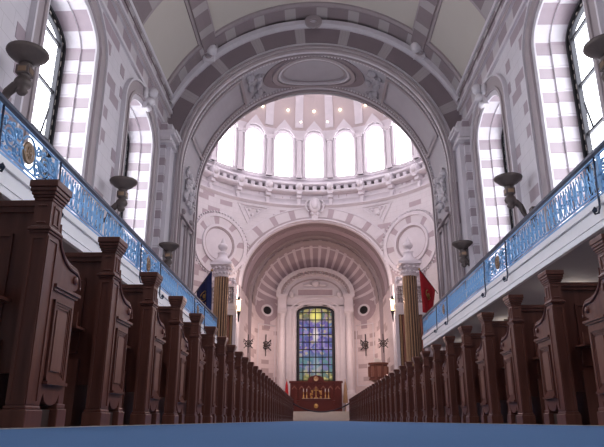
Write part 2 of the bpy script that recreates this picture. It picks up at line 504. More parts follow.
for (y0, y1) in ((24.45, 25.5), (17.9, 19.8), (11.0, 12.9), (4.1, 6.0), (-2.8, -.9)):
    vband(TH0, pi - TH0, y0, y1, .16, 'rib', 'th')
    vband(TH0, pi - TH0, y0 - .22, y0, .10, 'mauve_mould', 'th'); 
    if y1 < 25: vband(TH0, pi - TH0, y1, y1 + .22, .10, 'mauve_mould', 'th')
for m0 in (1, -1):
    for (a, b, w, mt) in ((22.3, 23.2, .20, 'rib'), (23.2, 24.0, .08, 'mauve_mould'), (43.6, 44.6, .08, 'mauve_mould'), (44.6, 50.5, .22, 'rib'), (50.5, 51.5, .08, 'mauve_mould')):
        t0, t1 = radians(a), radians(b)
        if m0 < 0: t0, t1 = pi - t1, pi - t0
        vband(t0, t1, -4, Y1, w, mt, 'y')
    # bosses where the ribs cross
    for y in (24.9, 18.85, 11.95):
        t = radians(47.5) if m0 > 0 else pi - radians(47.5)
        q = PV(t, y, .26); mb.blob(q, .3, 'carved'); 
struct(mb, 'ceiling')

# ------------------------------------------------------------------ crossing arch: face, soffit, jambs
PF = lambda u, v, w: (u, Y1 - w, v)
mb = MB()
def fcur(r): return [(-r, 0)] + arc(0, AS, r, pi, 0, 48) + [(r, 0)]
# face: from the arch out to beyond walls and vault
mb.band(PF, fcur(AR), [(-7.6, 0)] + arc(0, AS, 9.0, pi, 0, 48) + [(7.6, 0)], 0, 0, 'block', sides=False)
A = lambda r, a0=0.0: arc(0, AS, r, pi - a0, a0, 48)
mb.band(PF, fcur(AR + .02), fcur(AR + .12), .10, 0, 'mauve_mould')
mb.band(PF, fcur(AR + .20), fcur(AR + .26), .06, 0, 'stone')
mb.band(PF, A(AR + .30), A(7.42, .30)[:] if False else A(7.42), .04, 0, 'voussoir')
mb.band(PF, A(7.50, .44), A(7.72, .44), .34, 0, 'stone')
mb.band(PF, A(7.72, .44), A(7.80, .44), .22, 0, 'mauve_mould')
mb.pring(PF, 0, AS + 7.56, .18, .42, .3, .46, 'mauve_mould', 24, .62)
mb.pring(PF, 0, AS + 7.56, 0.0, .18, .3, .38, 'stone', 24, .62)
for s2 in (-1, 1):  # little square blocks where the longitudinal ribs land
    a = radians(48); u, v = s2 * 7.6 * cos(a), AS + 7.6 * sin(a)
    mb.pblock(PF, u - .28, u + .28, v - .28, v + .28, .3, .5, 'stone'); mb.pring(PF, u, v, .10, .2, .5, .56, 'mauve_mould', 14)
struct(mb, 'wall_crossing')

# soffit: PS(u=arc length from crown or down the jamb, t=0..1 through the arch, w inward)
def PS(u, t, w):
    r = AR - w; L = pi / 2 * AR
    if abs(u) <= L:
        a = u / AR; x = r * sin(a); z = AS + r * cos(a)
    else:
        x = math.copysign(r, u); z = AS - (abs(u) - L)
    xx = min(abs(x), AR)
    yf = 29.55 + .35 * (xx / AR) ** 2
    return (x, Y1 + (yf - Y1) * t, z)
LH = pi / 2 * AR; LT = LH + AS
mb = MB()
us = frange(-LT, -LH, 4)[:-1] + frange(-LH, LH, 64) + frange(LH, LT, 4)[1:]
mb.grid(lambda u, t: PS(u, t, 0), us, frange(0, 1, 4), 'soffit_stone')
def sline(t0, t1, w, mat, u0=-LT, u1=LT, n=90):
    cs = frange(u0, u1, n)
    mb.band(PS, [(u, t0) for u in cs], [(u, t1) for u in cs], w, 0, mat)
sline(0, .035, .10, 'mauve_mould'); sline(.06, .09, .05, 'stone'); sline(.965, 1.0, .10, 'mauve_mould'); sline(.90, .93, .06, 'stone')
sline(.115, .135, .08, 'mauve_mould'); sline(.86, .875, .08, 'mauve_mould')
for i in range(120):   # bead rows
    u = -LH * 1.02 + 2.04 * LH * (i + .5) / 120
    for t in (.15, .84): mb.pblock(PS, u - .05, u + .05, t - .012, t + .012, 0, .07, 'stone')
# medallion at the crown: elliptical, along the arch 4.1 m, across 0.66 of the depth
def PM(u, v, w): return PS(u, .5 + v, w)
def ell(ru, rt, n=40): return [(ru * cos(2 * pi * i / n), rt * sin(2 * pi * i / n)) for i in range(n)]
mb.band(PM, ell(2.02, .325), ell(2.25, .355), .14, 0, 'mauve_mould', closed=True)
mb.band(PM, ell(1.80, .285), ell(1.92, .305), .12, 0, 'stone', closed=True)
mb.band(PM, ell(2.30, .36), ell(2.75, .385), .06, 0, 'mauve_deep', closed=True)
mb.band(PM, ell(1.60, .245), ell(1.68, .26), .05, 0, 'mauve_mould', closed=True)
# recessed side panels framed by mouldings
def pframe(u0, u1, t0=.2, t1=.8, du=.14, dt=.035):
    n = 14
    for (a, b, c, d) in ((u0, u1, t0, t0 + dt), (u0, u1, t1 - dt, t1), (u0, u0 + du, t0, t1), (u1 - du, u1, t0, t1)):
        cs = frange(a, b, n); mb.band(PS, [(u, c) for u in cs], [(u, d) for u in cs], .09, 0, 'mauve_mould')
    a, b = u0 + du * 2, u1 - du * 2
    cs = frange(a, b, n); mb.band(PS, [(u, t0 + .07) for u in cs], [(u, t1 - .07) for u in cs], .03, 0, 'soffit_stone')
for s2 in (-1, 1):
    for (a, b) in ((3.9, 8.0),):
        pframe(min(s2 * a, s2 * b), max(s2 * a, s2 * b))
    a, b = LH + 2.2, LH + 9; pframe(min(s2 * a, s2 * b), max(s2 * a, s2 * b), .2, .46); pframe(min(s2 * a, s2 * b), max(s2 * a, s2 * b), .54, .8)
    # dark bars of the little panel and two bosses below the carving
    for t in (.3, .7): mb.blob(PS(s2 * (LH + 1.75), t, .05), .15, 'mauve_mould')
    mb.pblock(PS, min(s2 * (LH + 2.0), s2 * (LH + 2.1)), max(s2 * (LH + 2.0), s2 * (LH + 2.1)), .2, .8, 0, .14, 'mauve_mould')
struct(mb, 'trim_3')
def carving(center_u, spread, n, name='carved_cluster', mat='carved'):
    mb = MB(); rnd = random.Random(int(center_u * 10))
    for i in range(n):
        u = center_u + rnd.uniform(-1, 1) * spread; t = .5 + rnd.uniform(-.24, .24)
        r = rnd.uniform(.10, .24); mb.blob(PS(u, t, .07), (r * .8, r, r), mat, 7, 4)
    for k in range(5):  # curling leaves
        u0 = center_u + spread * (k - 2) * .35; pts = []
        for j in range(7):
            a = j / 6 * 4.2; rr = .32 * (1 - j / 8)
            pts.append(PS(u0 + rr * cos(a), .5 + (.2 if k % 2 else -.2) + rr * sin(a) / 4.5, .12))
        mb.tube(pts, [.085 - .008 * j for j in range(7)], mat)
    return tag(mb.build(name), None, None, None, 'structure')
for s2 in (-1, 1):
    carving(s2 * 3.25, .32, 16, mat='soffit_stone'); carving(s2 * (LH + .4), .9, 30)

# ------------------------------------------------------------------ rotunda wall (drum below the ring)
def PR(a, v, w): return ((RC - w) * sin(a), YC + (RC - w) * cos(a), v)      # a: azimuth from the far side
RW, RS, RZ = 6.5, 11.1, 20.5   # far arch half width, springing, top
def rot_hole(x, near):
    hw = 6.9 if near else RW; sp = AS if near else RS
    return sp + sqrt(max(0, hw * hw - x * x))
mb = MB()
ea = asin(RW / RC); en = asin(6.9 / RC)
def sector(a0, a1, hole, n):
    for a, b in zip(frange(a0, a1, n), frange(a0, a1, n)[1:]):
        lo = [0, 0]
        if hole is not None:
            lo = [rot_hole(RC * sin(a), hole), rot_hole(RC * sin(b), hole)]
        q = [(a, lo[0]), (b, lo[1]), (b, RZ), (a, RZ)]
        mb.face([PR(u, v, 0) for u, v in q], 'block_rot', [(u * RC, v) for u, v in q], True)
sector(-ea, ea, False, 40); sector(ea, pi - en, None, 24); sector(pi - en, pi + en, True, 40); sector(pi + en, 2 * pi - ea, None, 24)
mb.band(lambda u, v, w: (u, 29.92, v), fcur(AR), fcur(8.2), 0, 0, 'block_rot', sides=False)
mb.band(lambda u, v, w: (u, 29.92 + w, v), fcur(7.5), fcur(8.2), 1.6, 0, 'block_rot')
# archivolt of the far arch
def PA(u, v, w): return ((u) * (RC - w) / RC, YC + (RC - w) * sqrt(max(0, 1 - (u / RC) ** 2)), v)
def rc(r): return [(-r, 2.0)] + arc(0, RS, r, pi, 0, 48) + [(r, 2.0)]
mb.band(PA, rc(RW), rc(RW + .14), .12, 0, 'stone'); mb.band(PA, rc(RW + .14), rc(RW + .30), .05, 0, 'mauve_mould')
mb.band(PA, arc(0, RS, RW + .32, pi, 0, 48), arc(0, RS, RW + 1.15, pi, 0, 48), .02, 0, 'voussoir_rot')
mb.band(PA, rc(RW + 1.17), rc(RW + 1.27), .08, 0, 'stone')
# triangular spandrel frames
for s2 in (-1, 1):
    ctr = (s2 * 5.55, 17.75)
    tri = [(s2 * 4.15, 18.55), (s2 * 6.9, 18.55), (s2 * 6.05, 16.75)]
    def inset(k): return [(ctr[0] + (p[0] - ctr[0]) * k, ctr[1] + .2 + (p[1] - ctr[1] - .2) * k) for p in tri]
    mb.band(PA, inset(.84), inset(1.0), .08, 0, 'carved', closed=True)
    mb.band(PA, inset(.5), inset(.6), .08, 0, 'carved', closed=True)
    for p in inset(.25): mb.blob(PA(*p, .03), .16, 'carved')
struct(mb, 'wall_rotunda')
# medallions on the diagonals
for s2 in (-1, 1):
    PD = lambda u, v, w, s2=s2: PR(s2 * radians(46) + u / RC * 1.06, v, w)
    mb = MB(); z = 14.35
    n = 44
    c = lambda r: [(r * cos(2 * pi * i / n), z + r * sin(2 * pi * i / n)) for i in range(n)]
    mb.band(PD, c(2.42), c(2.70), .16, 0, 'carved', closed=True)
    mb.band(PD, c(1.72), c(2.42), .05, 0, 'voussoir_rot', closed=True)
    mb.band(PD, c(1.50), c(1.72), .20, 0, 'stone', closed=True)
    mb.band(PD, c(1.36), c(1.50), .10, 0, 'mauve_mould', closed=True)
    mb.band(PD, [(u * .0, z) for u, v in c(1)], c(1.36), .03, 0, 'stone', closed=True, sides=False)
    for i in range(60):
        a = 2 * pi * i / 60; u, v = 2.84 * cos(a), z + 2.84 * sin(a)
        mb.blob(PD(u, v, .06), .10, 'carved', 6, 4)
    tag(mb.build('medallion'), None, None, None, 'structure')

# ring: mouldings, frieze, consoles, pierced parapet
def ringlathe(mb, prof, mat, n=96): mb.lathe([(RC - w, z) for w, z in prof], (0, YC, 0), mat, n, caps=False)
mb = MB()
ringlathe(mb, [(0, 18.75), (.12, 18.8), (.20, 18.9), (.28, 18.92), (.28, 19.02), (.10, 19.06), (0, 19.06)], 'stone')
ringlathe(mb, [(0, 19.06), (.02, 19.5), (.10, 19.52), (.12, 19.62), (0.02, 19.66)], 'stone')
ringlathe(mb, [(.0, 19.64), (.0, 20.02)], 'stone')
ringlathe(mb, [(0, 20.02), (.55, 20.06), (.72, 20.14), (.72, 20.26), (.64, 20.34), (0, 20.36)], 'stone')
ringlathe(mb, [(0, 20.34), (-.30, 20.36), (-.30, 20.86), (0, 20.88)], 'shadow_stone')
ringlathe(mb, [(-.3, 20.86), (.50, 20.88), (.56, 21.0), (.44, 21.1), (0, 21.12)], 'stone')
ringlathe(mb, [(0, 21.1), (-.1, 21.2), (-.1, 21.5), (.02, 21.52), (.02, 21.6), (-.3, 21.62)], 'stone')
struct(mb, 'trim_4')
mb = MB()
for i in range(96):
    a = 2 * pi * i / 96; u = .05
    if cos(a) < -.35: continue
    mb.mesh([PR(a + d, z, w) for w in (-.25, .30) for d, z in ((-u / 3, 20.36), (u / 3, 20.36), (u / 3, 20.86), (-u / 3, 20.86))],
            [(0, 1, 2, 3), (7, 6, 5, 4), (0, 4, 5, 1), (1, 5, 6, 2), (2, 6, 7, 3), (3, 7, 4, 0)], 'stone')
struct(mb, 'trim_5')
mb = MB()
for i in range(24):
    a = 2 * pi * (i + .5) / 24
    if cos(a) < -.35: continue
    for (z0, z1, w0, w1, h) in ((20.05, 21.0, .1, .80, .30), (19.62, 20.05, 0, .55, .24), (19.3, 19.62, 0, .25, .16), (18.92, 19.3, .0, .34, .14), (19.9, 20.1, .0, .80, .22)):
        d = h / RC
        mb.mesh([PR(a + e, z, w) for w in (w0, w1) for e, z in ((-d, z0), (d, z0), (d, z1), (-d, z1))],
                [(0, 1, 2, 3), (7, 6, 5, 4), (0, 4, 5, 1), (1, 5, 6, 2), (2, 6, 7, 3), (3, 7, 4, 0)], 'stone')
    mb.blob(PR(a, 20.55, .84), (.3, .3, .34), 'carved')
struct(mb, 'trim_6')
# cartouche over the far arch
mb = MB()
mb.blob(PR(0, 18.95, .35), (.55, .22, .75), 'carved', 14, 8); mb.blob(PR(0, 19.0, .5), (.35, .2, .5), 'stone', 14, 8)
for s2 in (-1, 1):
    mb.tube([PR(s2 * (.045 + .03 * cos(j)), 18.9 + .55 * sin(j) , .35) for j in [k * .5 for k in range(-3, 4)]], .09, 'carved')
    mb.blob(PR(s2 * .02, 18.15, .25), (.2, .15, .2), 'carved')
mb.pblock(lambda u, v, w: PA(u, v, w), -.3, .3, 17.5, 18.3, 0, .25, 'carved')
tag(mb.build('cartouche'), None, None, None, 'structure')

# drum with arched windows, hoods and pilasters
DR = 11.25
def PDr(a, v, w): return ((DR - w) * sin(a), YC + (DR - w) * cos(a), v)
mb = MB(); ND = 24; hwd = .90 / DR
for i in range(ND):
    a0 = 2 * pi * (i - .5) / ND; ac = 2 * pi * i / ND; a1 = 2 * pi * (i + .5) / ND
    Pd = lambda u, v, w, ac=ac: PDr(ac + u / DR, v, w)
    wall_open(mb, Pd, (a0 - ac) * DR, (a1 - ac) * DR, 21.5, 26.75, [(0, .84, 21.75, 25.35, .84)], 'stone', .6)
    cur = lambda off: arch(0, .84, 21.75, 25.35, .84, 16, off)
    mb.band(Pd, cur(0), cur(.03), 0, -.5, 'stone')
    mb.band(Pd, cur(.10), cur(.26), .14, 0, 'stone')
    # pointed hood
    hood = [(-1.18, 25.6), (-1.05, 26.1), (-.6, 26.75), (0, 27.5), (.6, 26.75), (1.05, 26.1), (1.18, 25.6)]
    hin = [(-1.0, 25.6), (-.88, 26.0), (-.5, 26.4), (0, 26.55), (.5, 26.4), (.88, 26.0), (1.0, 25.6)]
    mb.band(Pd, hin, hood, .34, 0, 'stone')
    # pilaster between windows with small capital
    e = DR * pi / ND
    mb.pblock(Pd, e - .22, e + .22, 21.6, 25.4, 0, .2, 'stone'); mb.pblock(Pd, e - .32, e + .32, 25.4, 25.75, 0, .36, 'carved'); mb.pblock(Pd, e - .3, e + .3, 21.6, 21.9, 0, .3, 'stone')
struct(mb, 'wall_drum')
root0 = None
for i in range(ND):
    ac = 2 * pi * i / ND
    wn += 1
    Pd = lambda u, v, w: (u, DR + .42 - w, v)
    if root0 is None:
        g = MB(); cur = lambda off: arch(0, .84, 21.75, 25.35, .84, 16, off)
        g.band(Pd, cur(-.05), cur(.02), .05, -.05, 'white_paint')
        root0 = struct(g, 'window_%d' % wn); r = root0
        p = MB(); p.face([Pd(u, v, 0) for u, v in cur(-.02)], 'drum_glass'); p.build('pane', root0)
    else:
        r = copy_tree(root0); r.name = 'window_%d' % wn
    r.location = (0, YC, 0); r.rotation_euler = (0, 0, -ac)

# dome with shallow ribs
mb = MB(); DZ = 26.6
def PDm(a, ph, w): return ((DR - w) * cos(ph) * sin(a), YC + (DR - w) * cos(ph) * cos(a), DZ + (DR - w) * 1.02 * sin(ph))
mb.grid(lambda a, ph: PDm(a, ph, 0), frange(0, 2 * pi, 72), frange(0, radians(88), 12), 'dome_plaster', smooth=True)
for i in range(24):
    a = 2 * pi * (i + .5) / 24
    mb.grid(lambda u, ph: PDm(u, ph, .14), [a - .035, a + .035], frange(.02, 1.3, 10), 'stone')
    for e in (-.035, .035): mb.grid(lambda w, ph: PDm(a + e, ph, w), [0, .14], frange(.02, 1.3, 10), 'stone')
struct(mb, 'ceiling_dome')
lamps = []
src = None
DL = ((0, 10.0), (-1, 10.0), (1, 10.0), (-2, 10.0), (2, 10.0), (-3, 10), (3, 10), (-.5, 4.2), (.5, 4.2), (-3.5, 4.2), (3.5, 4.2))
for k, (i, ph) in enumerate(DL):
    a = 2 * pi * i / 24 * .88; p = PDm(a, radians(ph), .12)
    if src is None:
        mb = MB(); mb.blob((0, 0, 0), .10, 'dome_lamp'); src = mb.build('dome_bulb')
        o = src
    else: o = src.copy(); COL.objects.link(o)
    o.location = p
    side = 'left' if i < 0 else 'right'
    row = 'upper' if ph > 8 else 'lower'
    lab = 'small round dome lamp in the middle of the upper row' if i == 0 else \
        'small round dome lamp, %s %s of centre in the %s row' % ({.5: 'first', 1: 'first', 2: 'second', 3: 'third', 3.5: 'second'}[abs(i)], side, row)
    tag(o, lab, 'lamp', 'small lamps dotted round the dome')

# ------------------------------------------------------------------ deep arch and apse
YA = 57.6; RA = 6.15; YF = YC + sqrt(RC ** 2 - RW ** 2)
mb = MB()
def yfar(x): return YC + sqrt(max(0, RC ** 2 - min(abs(x), RW) ** 2))
def PT(u, t, w):
    r = RW - w - (RW - RA) * .0; L = pi / 2 * RW
    if abs(u) <= L: x, z = r * sin(u / RW), RS + r * cos(u / RW)
    else: x, z = math.copysign(r, u), RS - (abs(u) - L)
    return (x, yfar(x) + (YA - yfar(x)) * t, z)
LR = pi / 2 * RW
us = frange(-LR - RS, -LR, 4)[:-1] + frange(-LR, LR, 48) + frange(LR, LR + RS, 4)[1:]
mb.grid(lambda u, t: PT(u, t, 0), us, [0, 1], 'block_apse', lambda u, t: (t * 5, abs(u)))
cs = frange(-LR, LR, 60)
for (a, b, w, mt) in ((.02, .10, .12, 'stone'), (.14, .32, .05, 'mauve_deep'), (.36, .60, .06, 'mauve'), (.64, .9, .05, 'mauve_deep'), (.92, 1.0, .12, 'mauve_mould')):
    mb.band(PT, [(u, a) for u in cs], [(u, b) for u in cs], w, 0, mt)
# ring down to the apse radius
mb.band(lambda u, v, w: (u, YA - w, v), [(-RA, 0)] + arc(0, RS, RA, pi, 0, 40) + [(RA, 0)], [(-RW, 0)] + arc(0, RS, RW, pi, 0, 40) + [(RW, 0)], .02, 0, 'mauve_mould')
struct(mb, 'wall_chancel')
mb = MB()
DA, NA = 5.4, 3.2
def spow(x): return math.copysign(abs(x) ** (2 / NA), x)
def PAp(a, v, w): return ((RA - w) * spow(sin(a)), YA + (DA - w) * abs(cos(a)) ** (2 / NA), v)
def yap(x): return YA + DA * (1 - min(1, abs(x / RA)) ** NA) ** (1 / NA)
mb.grid(lambda a, v: PAp(a, v, 0), frange(-pi / 2, pi / 2, 36), [0, RS], 'block_apse', lambda a, v: (a * RA, v), True)
# quarter-sphere head: meridians meet at the far pole, so the two-colour stones fan out
def PH(al, be, w=0):  # al: angle round the axis (0..pi), be: 0 rim .. pi/2 pole
    r = RA - w
    k = abs(cos(be)) ** (2 / NA)
    return (-r * k * cos(al), YA + (DA - w) * abs(sin(be)) ** (2 / NA), RS + r * k * sin(al))
mb.grid(lambda al, be: PH(al, be), frange(0, pi, 48), frange(0, pi / 2, 12), 'fan', lambda al, be: (al * RA, be), True)
mb.grid(lambda al, be: PH(al, be, .06), frange(0, pi, 48), [0, .16], 'mauve_mould', smooth=True)
mb.grid(lambda al, be: PH(al, be, .04), frange(0, pi, 48), [.22, .28], 'stone', smooth=True)
struct(mb, 'wall_apse')
# round dark vents
for s2 in (-1, 1):
    mb = MB(); Pv = lambda u, v, w, s2=s2: (s2 * 4.98 + u * .93, yap(s2 * 4.98 + u * .93) - w - .02, v)
    mb.pring(Pv, 0, 10.9, 0.0, .42, .02, .04, 'dark_metal', 20)
    mb.pring(Pv, 0, 10.9, .42, .62, 0, .14, 'stone', 20)
    mb.pring(Pv, 0, 10.9, .62, 1.15, 0, .06, 'mauve', 20)
    mb.pblock(Pv, -.3, .3, 9.0, 9.85, 0, .05, 'mauve')
    tag(mb.build('round_vent'), None, None, None, 'structure')
    mb = MB()  # raised wall panel below
    for (a, b, c, d) in ((-.9, .9, 9.3, 9.4), (-.9, .9, 3.3, 3.4), (-.9, -.8, 3.3, 9.4), (.8, .9, 3.3, 9.4)):
        mb.pblock(Pv, a, b, c, d, 0, .05, 'stone')
    tag(mb.build('trim_7' if s2 < 0 else 'trim_8'), None, None, None, 'structure')

# chancel platform and steps
mb = MB()
mb.box(-6.4, 6.4, 51.2, 63.6, 0, .75, 'pale_strip'); mb.box(-4.2, 4.2, 50.7, 51.2, 0, .5, 'pale_strip'); mb.box(-3.6, 3.6, 50.2, 50.7, 0, .25, 'pale_strip')
struct(mb, 'trim_9')

# window surround (aedicule) in the apse
YW = 62.2
PWn = lambda u, v, w: (u, YW - w, v)
mb = MB()
wall_open(mb, PWn, -3.95, 3.95, .75, 11.5, [(0, 1.97, 2.4, 10.75, .75)], 'stone', .8)
cu = lambda off: arch(0, 1.97, 2.4, 10.75, .75, 20, off)
mb.band(PWn, cu(0), cu(.02), 0, -.5, 'stone')
mb.band(PWn, cu(.12), cu(.34), .10, 0, 'stone'); mb.band(PWn, cu(.55), cu(.78), .14, 0, 'stone')
# segmental lunette and hood above
HZ = 12.5
def A2(rx, rz): return [(rx * cos(pi - pi * i / 40), HZ + rz * sin(pi * i / 40)) for i in range(41)]
wall_open(mb, PWn, -3.95, 3.95, 11.4, 12.55, [], 'stone', .8)
mb.band(PWn, [(u, HZ) for u in [-3.95 * cos(pi * i / 40) for i in range(41)]], A2(3.95, 2.8), 0, 0, 'stone', sides=False)
mb.band(PWn, A2(3.25, 2.15), A2(3.6, 2.45), .5, 0, 'stone'); mb.band(PWn, A2(3.6, 2.45), A2(4.05, 2.85), .95, -.6, 'carved')
mb.band(PWn, A2(2.7, 1.65), A2(2.85, 1.78), .14, 0, 'mauve_mould')
for i in range(27):
    a = pi * (i + .5) / 27
    u, v = 3.5 * cos(a), HZ + 2.36 * sin(a); mb.pblock(PWn, u - .13, u + .13, v - .13, v + .13, .5, .93, 'mauve_mould')
mb.pblock(PWn, -1.8, 1.8, 12.5, 13.1, 0, .12, 'mauve')
for (a, b, c, d) in ((-1.95, 1.95, 12.35, 12.5), (-1.95, 1.95, 13.1, 13.25), (-1.95, -1.8, 12.5, 13.1), (1.8, 1.95, 12.5, 13.1)): mb.pblock(PWn, a, b, c, d, 0, .2, 'stone')
mb.blob(PWn(0, 13.75, .15), (.45, .2, .38), 'carved'); mb.blob(PWn(-.8, 13.6, .1), (.5, .15, .18), 'carved'); mb.blob(PWn(.8, 13.6, .1), (.5, .15, .18), 'carved')
for u in (-2.5, 2.5): mb.blob(PWn(u, 12.6, .1), (.3, .15, .4), 'carved')
for s2 in (-1, 1):
    for z in (11.95, ): mb.box(min(s2 * 2.88, s2 * 4.05), max(s2 * 2.88, s2 * 4.05), YW - .98, YW, 12.25, 12.5, 'stone')
for s2 in (-1, 1):
    mb.box(min(s2 * 2.95, s2 * 3.95), max(s2 * 2.95, s2 * 3.95), YW - .9, YW, 12.1, 12.25, 'stone')
    mb.box(min(s2 * 3.0, s2 * 3.85), max(s2 * 3.0, s2 * 3.85), YW - .8, YW, 10.9, 12.1, 'stone')
    mb.box(min(s2 * 3.15, s2 * 3.7), max(s2 * 3.15, s2 * 3.7), YW - .84, YW - .8, 11.15, 11.85, 'stone')
    mb.box(min(s2 * 2.95, s2 * 3.9), max(s2 * 2.95, s2 * 3.9), YW - .87, YW, 10.7, 10.9, 'stone')
    mb.box(min(s2 * 2.9, s2 * 3.95), max(s2 * 2.9, s2 * 3.95), YW - .9, YW, .75, 2.6, 'stone')
    mb.box(s2 * 3.95 - .02, s2 * 3.95 + .02, YW, YW + .8, .75, 12.5, 'stone')
struct(mb, 'trim_10')
for s2 in (-1, 1):
    t = thing('chapel_column', 'pale round engaged column on the %s side of the stained glass window' % ('left' if s2 < 0 else 'right'), 'column', (s2 * 3.42, YW - .42, 2.6))
    c = MB(); c.lathe([(.36, .3), (.36, 3), (.34, 5), (.31, 7.5)], (0, 0, 0), 'stone', 18); c.build('shaft', t)
    c = MB(); c.lathe([(.46, 0), (.46, .12), (.42, .2), (.37, .3)], (0, 0, 0), 'stone', 18); c.build('base', t)
    c = MB(); c.lathe([(.31, 7.5), (.35, 7.55), (.32, 7.6), (.36, 7.75), (.46, 7.98)], (0, 0, 0), 'carved', 18); c.box(-.45, .45, -.45, .42, 7.96, 8.08, 'carved'); c.build('capital', t)

# stained glass window
wn += 1
win = MB(); cw = lambda off: arch(0, 1.97, 2.4, 10.75, .75, 20, off)
PGl = lambda u, v, w: (u, YW + .4 - w, v)
win.band(PGl, cw(-.30), cw(.02), .1, -.05, 'dark_metal')
root = struct(win, 'window_%d' % wn)
g = MB(); cc = cw(-.05); 
g.face([PGl(u, v, 0) for u, v in cc], 'stained_glass', [(u, v) for u, v in cc]); g.build('pane', root)
bmb = MB()
for i in range(1, 6):
    u = -1.97 + 3.94 * i / 6; bmb.pblock(PGl, u - .055, u + .055, 2.4, 11.35, .01, .08, 'dark_metal')
for i in range(1, 12):
    v = 2.4 + i * .76; bmb.pblock(PGl, -1.9, 1.9, v - .05, v + .05, .01, .08, 'dark_metal')
bmb.build('glazing_bar', root)

# ------------------------------------------------------------------ galleries
def gallery(sg, B, side):
    mb = MB()
    X = lambda d: sg * (B + d)
    def bx(d0, d1, z0, z1, m): a, b = sorted((X(d0), X(d1))); mb.box(a, b, -4, YB, z0, z1, m)
    bx(.06, WL - B + .0, 3.10, 3.42, 'balcony_under')
    bx(0, .06, 3.06, 3.40, 'white_paint'); bx(-.05, .06, 3.40, 3.48, 'white_paint'); bx(-.03, .05, 3.03, 3.08, 'white_paint')
    bx(-.02, .0, 3.16, 3.18, 'white_paint')
    bx(-.05, .4, 3.48, 3.52, 'white_paint')
    a, b = sorted((X(.0), X(WL - B))); mb.box(a, b, YB, YB + .08, 3.06, 3.5, 'white_paint')
    struct(mb, 'balcony_' + side)
gallery(-1, BL, 'left'); gallery(1, BR, 'right')

def ovalpts(cy, cz, ry, rz, n=12, x=0): return [(x, cy + ry * cos(2 * pi * i / n), cz + rz * sin(2 * pi * i / n)) for i in range(n)]
def make_railing():
    t = thing('balcony_railing', '', 'railing', (0, 0, 0))
    H = .80; L = 6.9
    r = MB(); r.box(-.045, .045, -L / 2, L / 2, H, H + .05, 'rail_dark'); r.box(-.02, .02, -L / 2, L / 2, H - .07, H - .05, 'sky_tinted_iron'); r.build('top_rail', t)
    r = MB(); r.box(-.03, .03, -L / 2, L / 2, .04, .08, 'sky_tinted_iron'); r.box(-.02, .02, -L / 2, L / 2, .14, .155, 'sky_tinted_iron'); r.build('bottom_rail', t)
    # baluster
    r = MB()
    r.tube(ovalpts(0, .40, .075, .22, 14), .014, 'sky_tinted_iron', 5, True)
    r.tube([(0, 0, .62), (0, 0, .68)], .014, 'sky_tinted_iron', 5); r.tube([(0, 0, .15), (0, 0, .18)], .014, 'sky_tinted_iron', 5)
    r.tube(ovalpts(0, .40, .03, .05, 8), .010, 'sky_tinted_iron', 5, True)
    r.tube([(0, .12, .15), (0, .12, .68)], .014, 'sky_tinted_iron', 5)
    r.blob((0, .12, .40), .03, 'sky_tinted_iron', 6, 4)
    b0 = r.build('baluster', t)
    ys = [-3.3 + .235 * i for i in range(10)] + [1.12 + .235 * i for i in range(10)]
    b0.location = (0, ys[0], 0)
    for y in ys[1:]:
        c = b0.copy(); COL.objects.link(c); c.parent = t; c.location = (0, y, 0)
    # posts either side of the scroll panel, a J bracket hanging over the fascia from each
    for s in (-1, 1):
        r = MB(); r.box(-.03, .03, s * .98 - .03, s * .98 + .03, 0, .74, 'sky_tinted_iron'); r.blob((0, s * .98, .40), .05, 'sky_tinted_iron', 8, 5); r.build('post', t)
        r = MB()
        r.tube([(.07, s * .98, .7), (.085, s * .98, .4), (.10, s * .98, .1), (.10, s * .98, -.18), (.13, s * .98, -.28), (.19, s * .98, -.30), (.22, s * .98, -.24), (.19, s * .98, -.19), (.16, s * .98, -.22)], .018, 'rail_dark', 6)
        r.blob((.18, s * .98, -.24), .035, 'rail_dark', 6, 4); r.build('bracket', t)
    r = MB()
    for s in (-1, 1):
        for (cy, cz, rad, tw, d) in ((.58, .42, .21, 1.9, 1), (.33, .30, .12, 1.5, -1), (.82, .27, .11, 1.5, 1), (.82, .55, .10, 1.5, -1), (.33, .56, .09, 1.4, 1)):
            pts = []
            for j in range(18):
                a = j / 17 * tw * 2 * pi; rr = rad * (1 - .75 * j / 17)
                pts.append((0, s * (cy + rr * cos(a)), cz + d * rr * sin(a)))
            r.tube(pts, .020, 'sky_tinted_iron', 5)
        for j in range(6):
            r.blob((0, s * (.30 + .11 * j), .64 - .035 * (j % 2)), (.02, .05, .035), 'sky_tinted_iron', 6, 4); r.blob((0, s * (.30 + .11 * j), .19 + .03 * (j % 2)), (.02, .05, .03), 'sky_tinted_iron', 6, 4)
    r.tube(ovalpts(0, .42, .235, .26, 20), .02, 'sky_tinted_iron', 5, True); r.box(-.012, .012, -.97, .97, .40, .44, 'sky_tinted_iron')
    spn = r.build('scroll_panel', t)
    md = MB()
    md.lathe([(.0, .02), (.10, .02), (.12, .01), (.15, .025), (.175, .02), (.18, -.01), (0, -.01)], (0, 0, .42), 'bronze_gold', 20, 'x')
    for j in range(9):
        a = 2 * pi * j / 8
        md.blob((.02, .06 * cos(a) if j < 8 else 0, .42 + (.08 * sin(a) if j < 8 else 0)), (.012, .025, .025), 'bronze_gold', 6, 4)
    md.build('medallion', spn)
    return t
rail0 = None
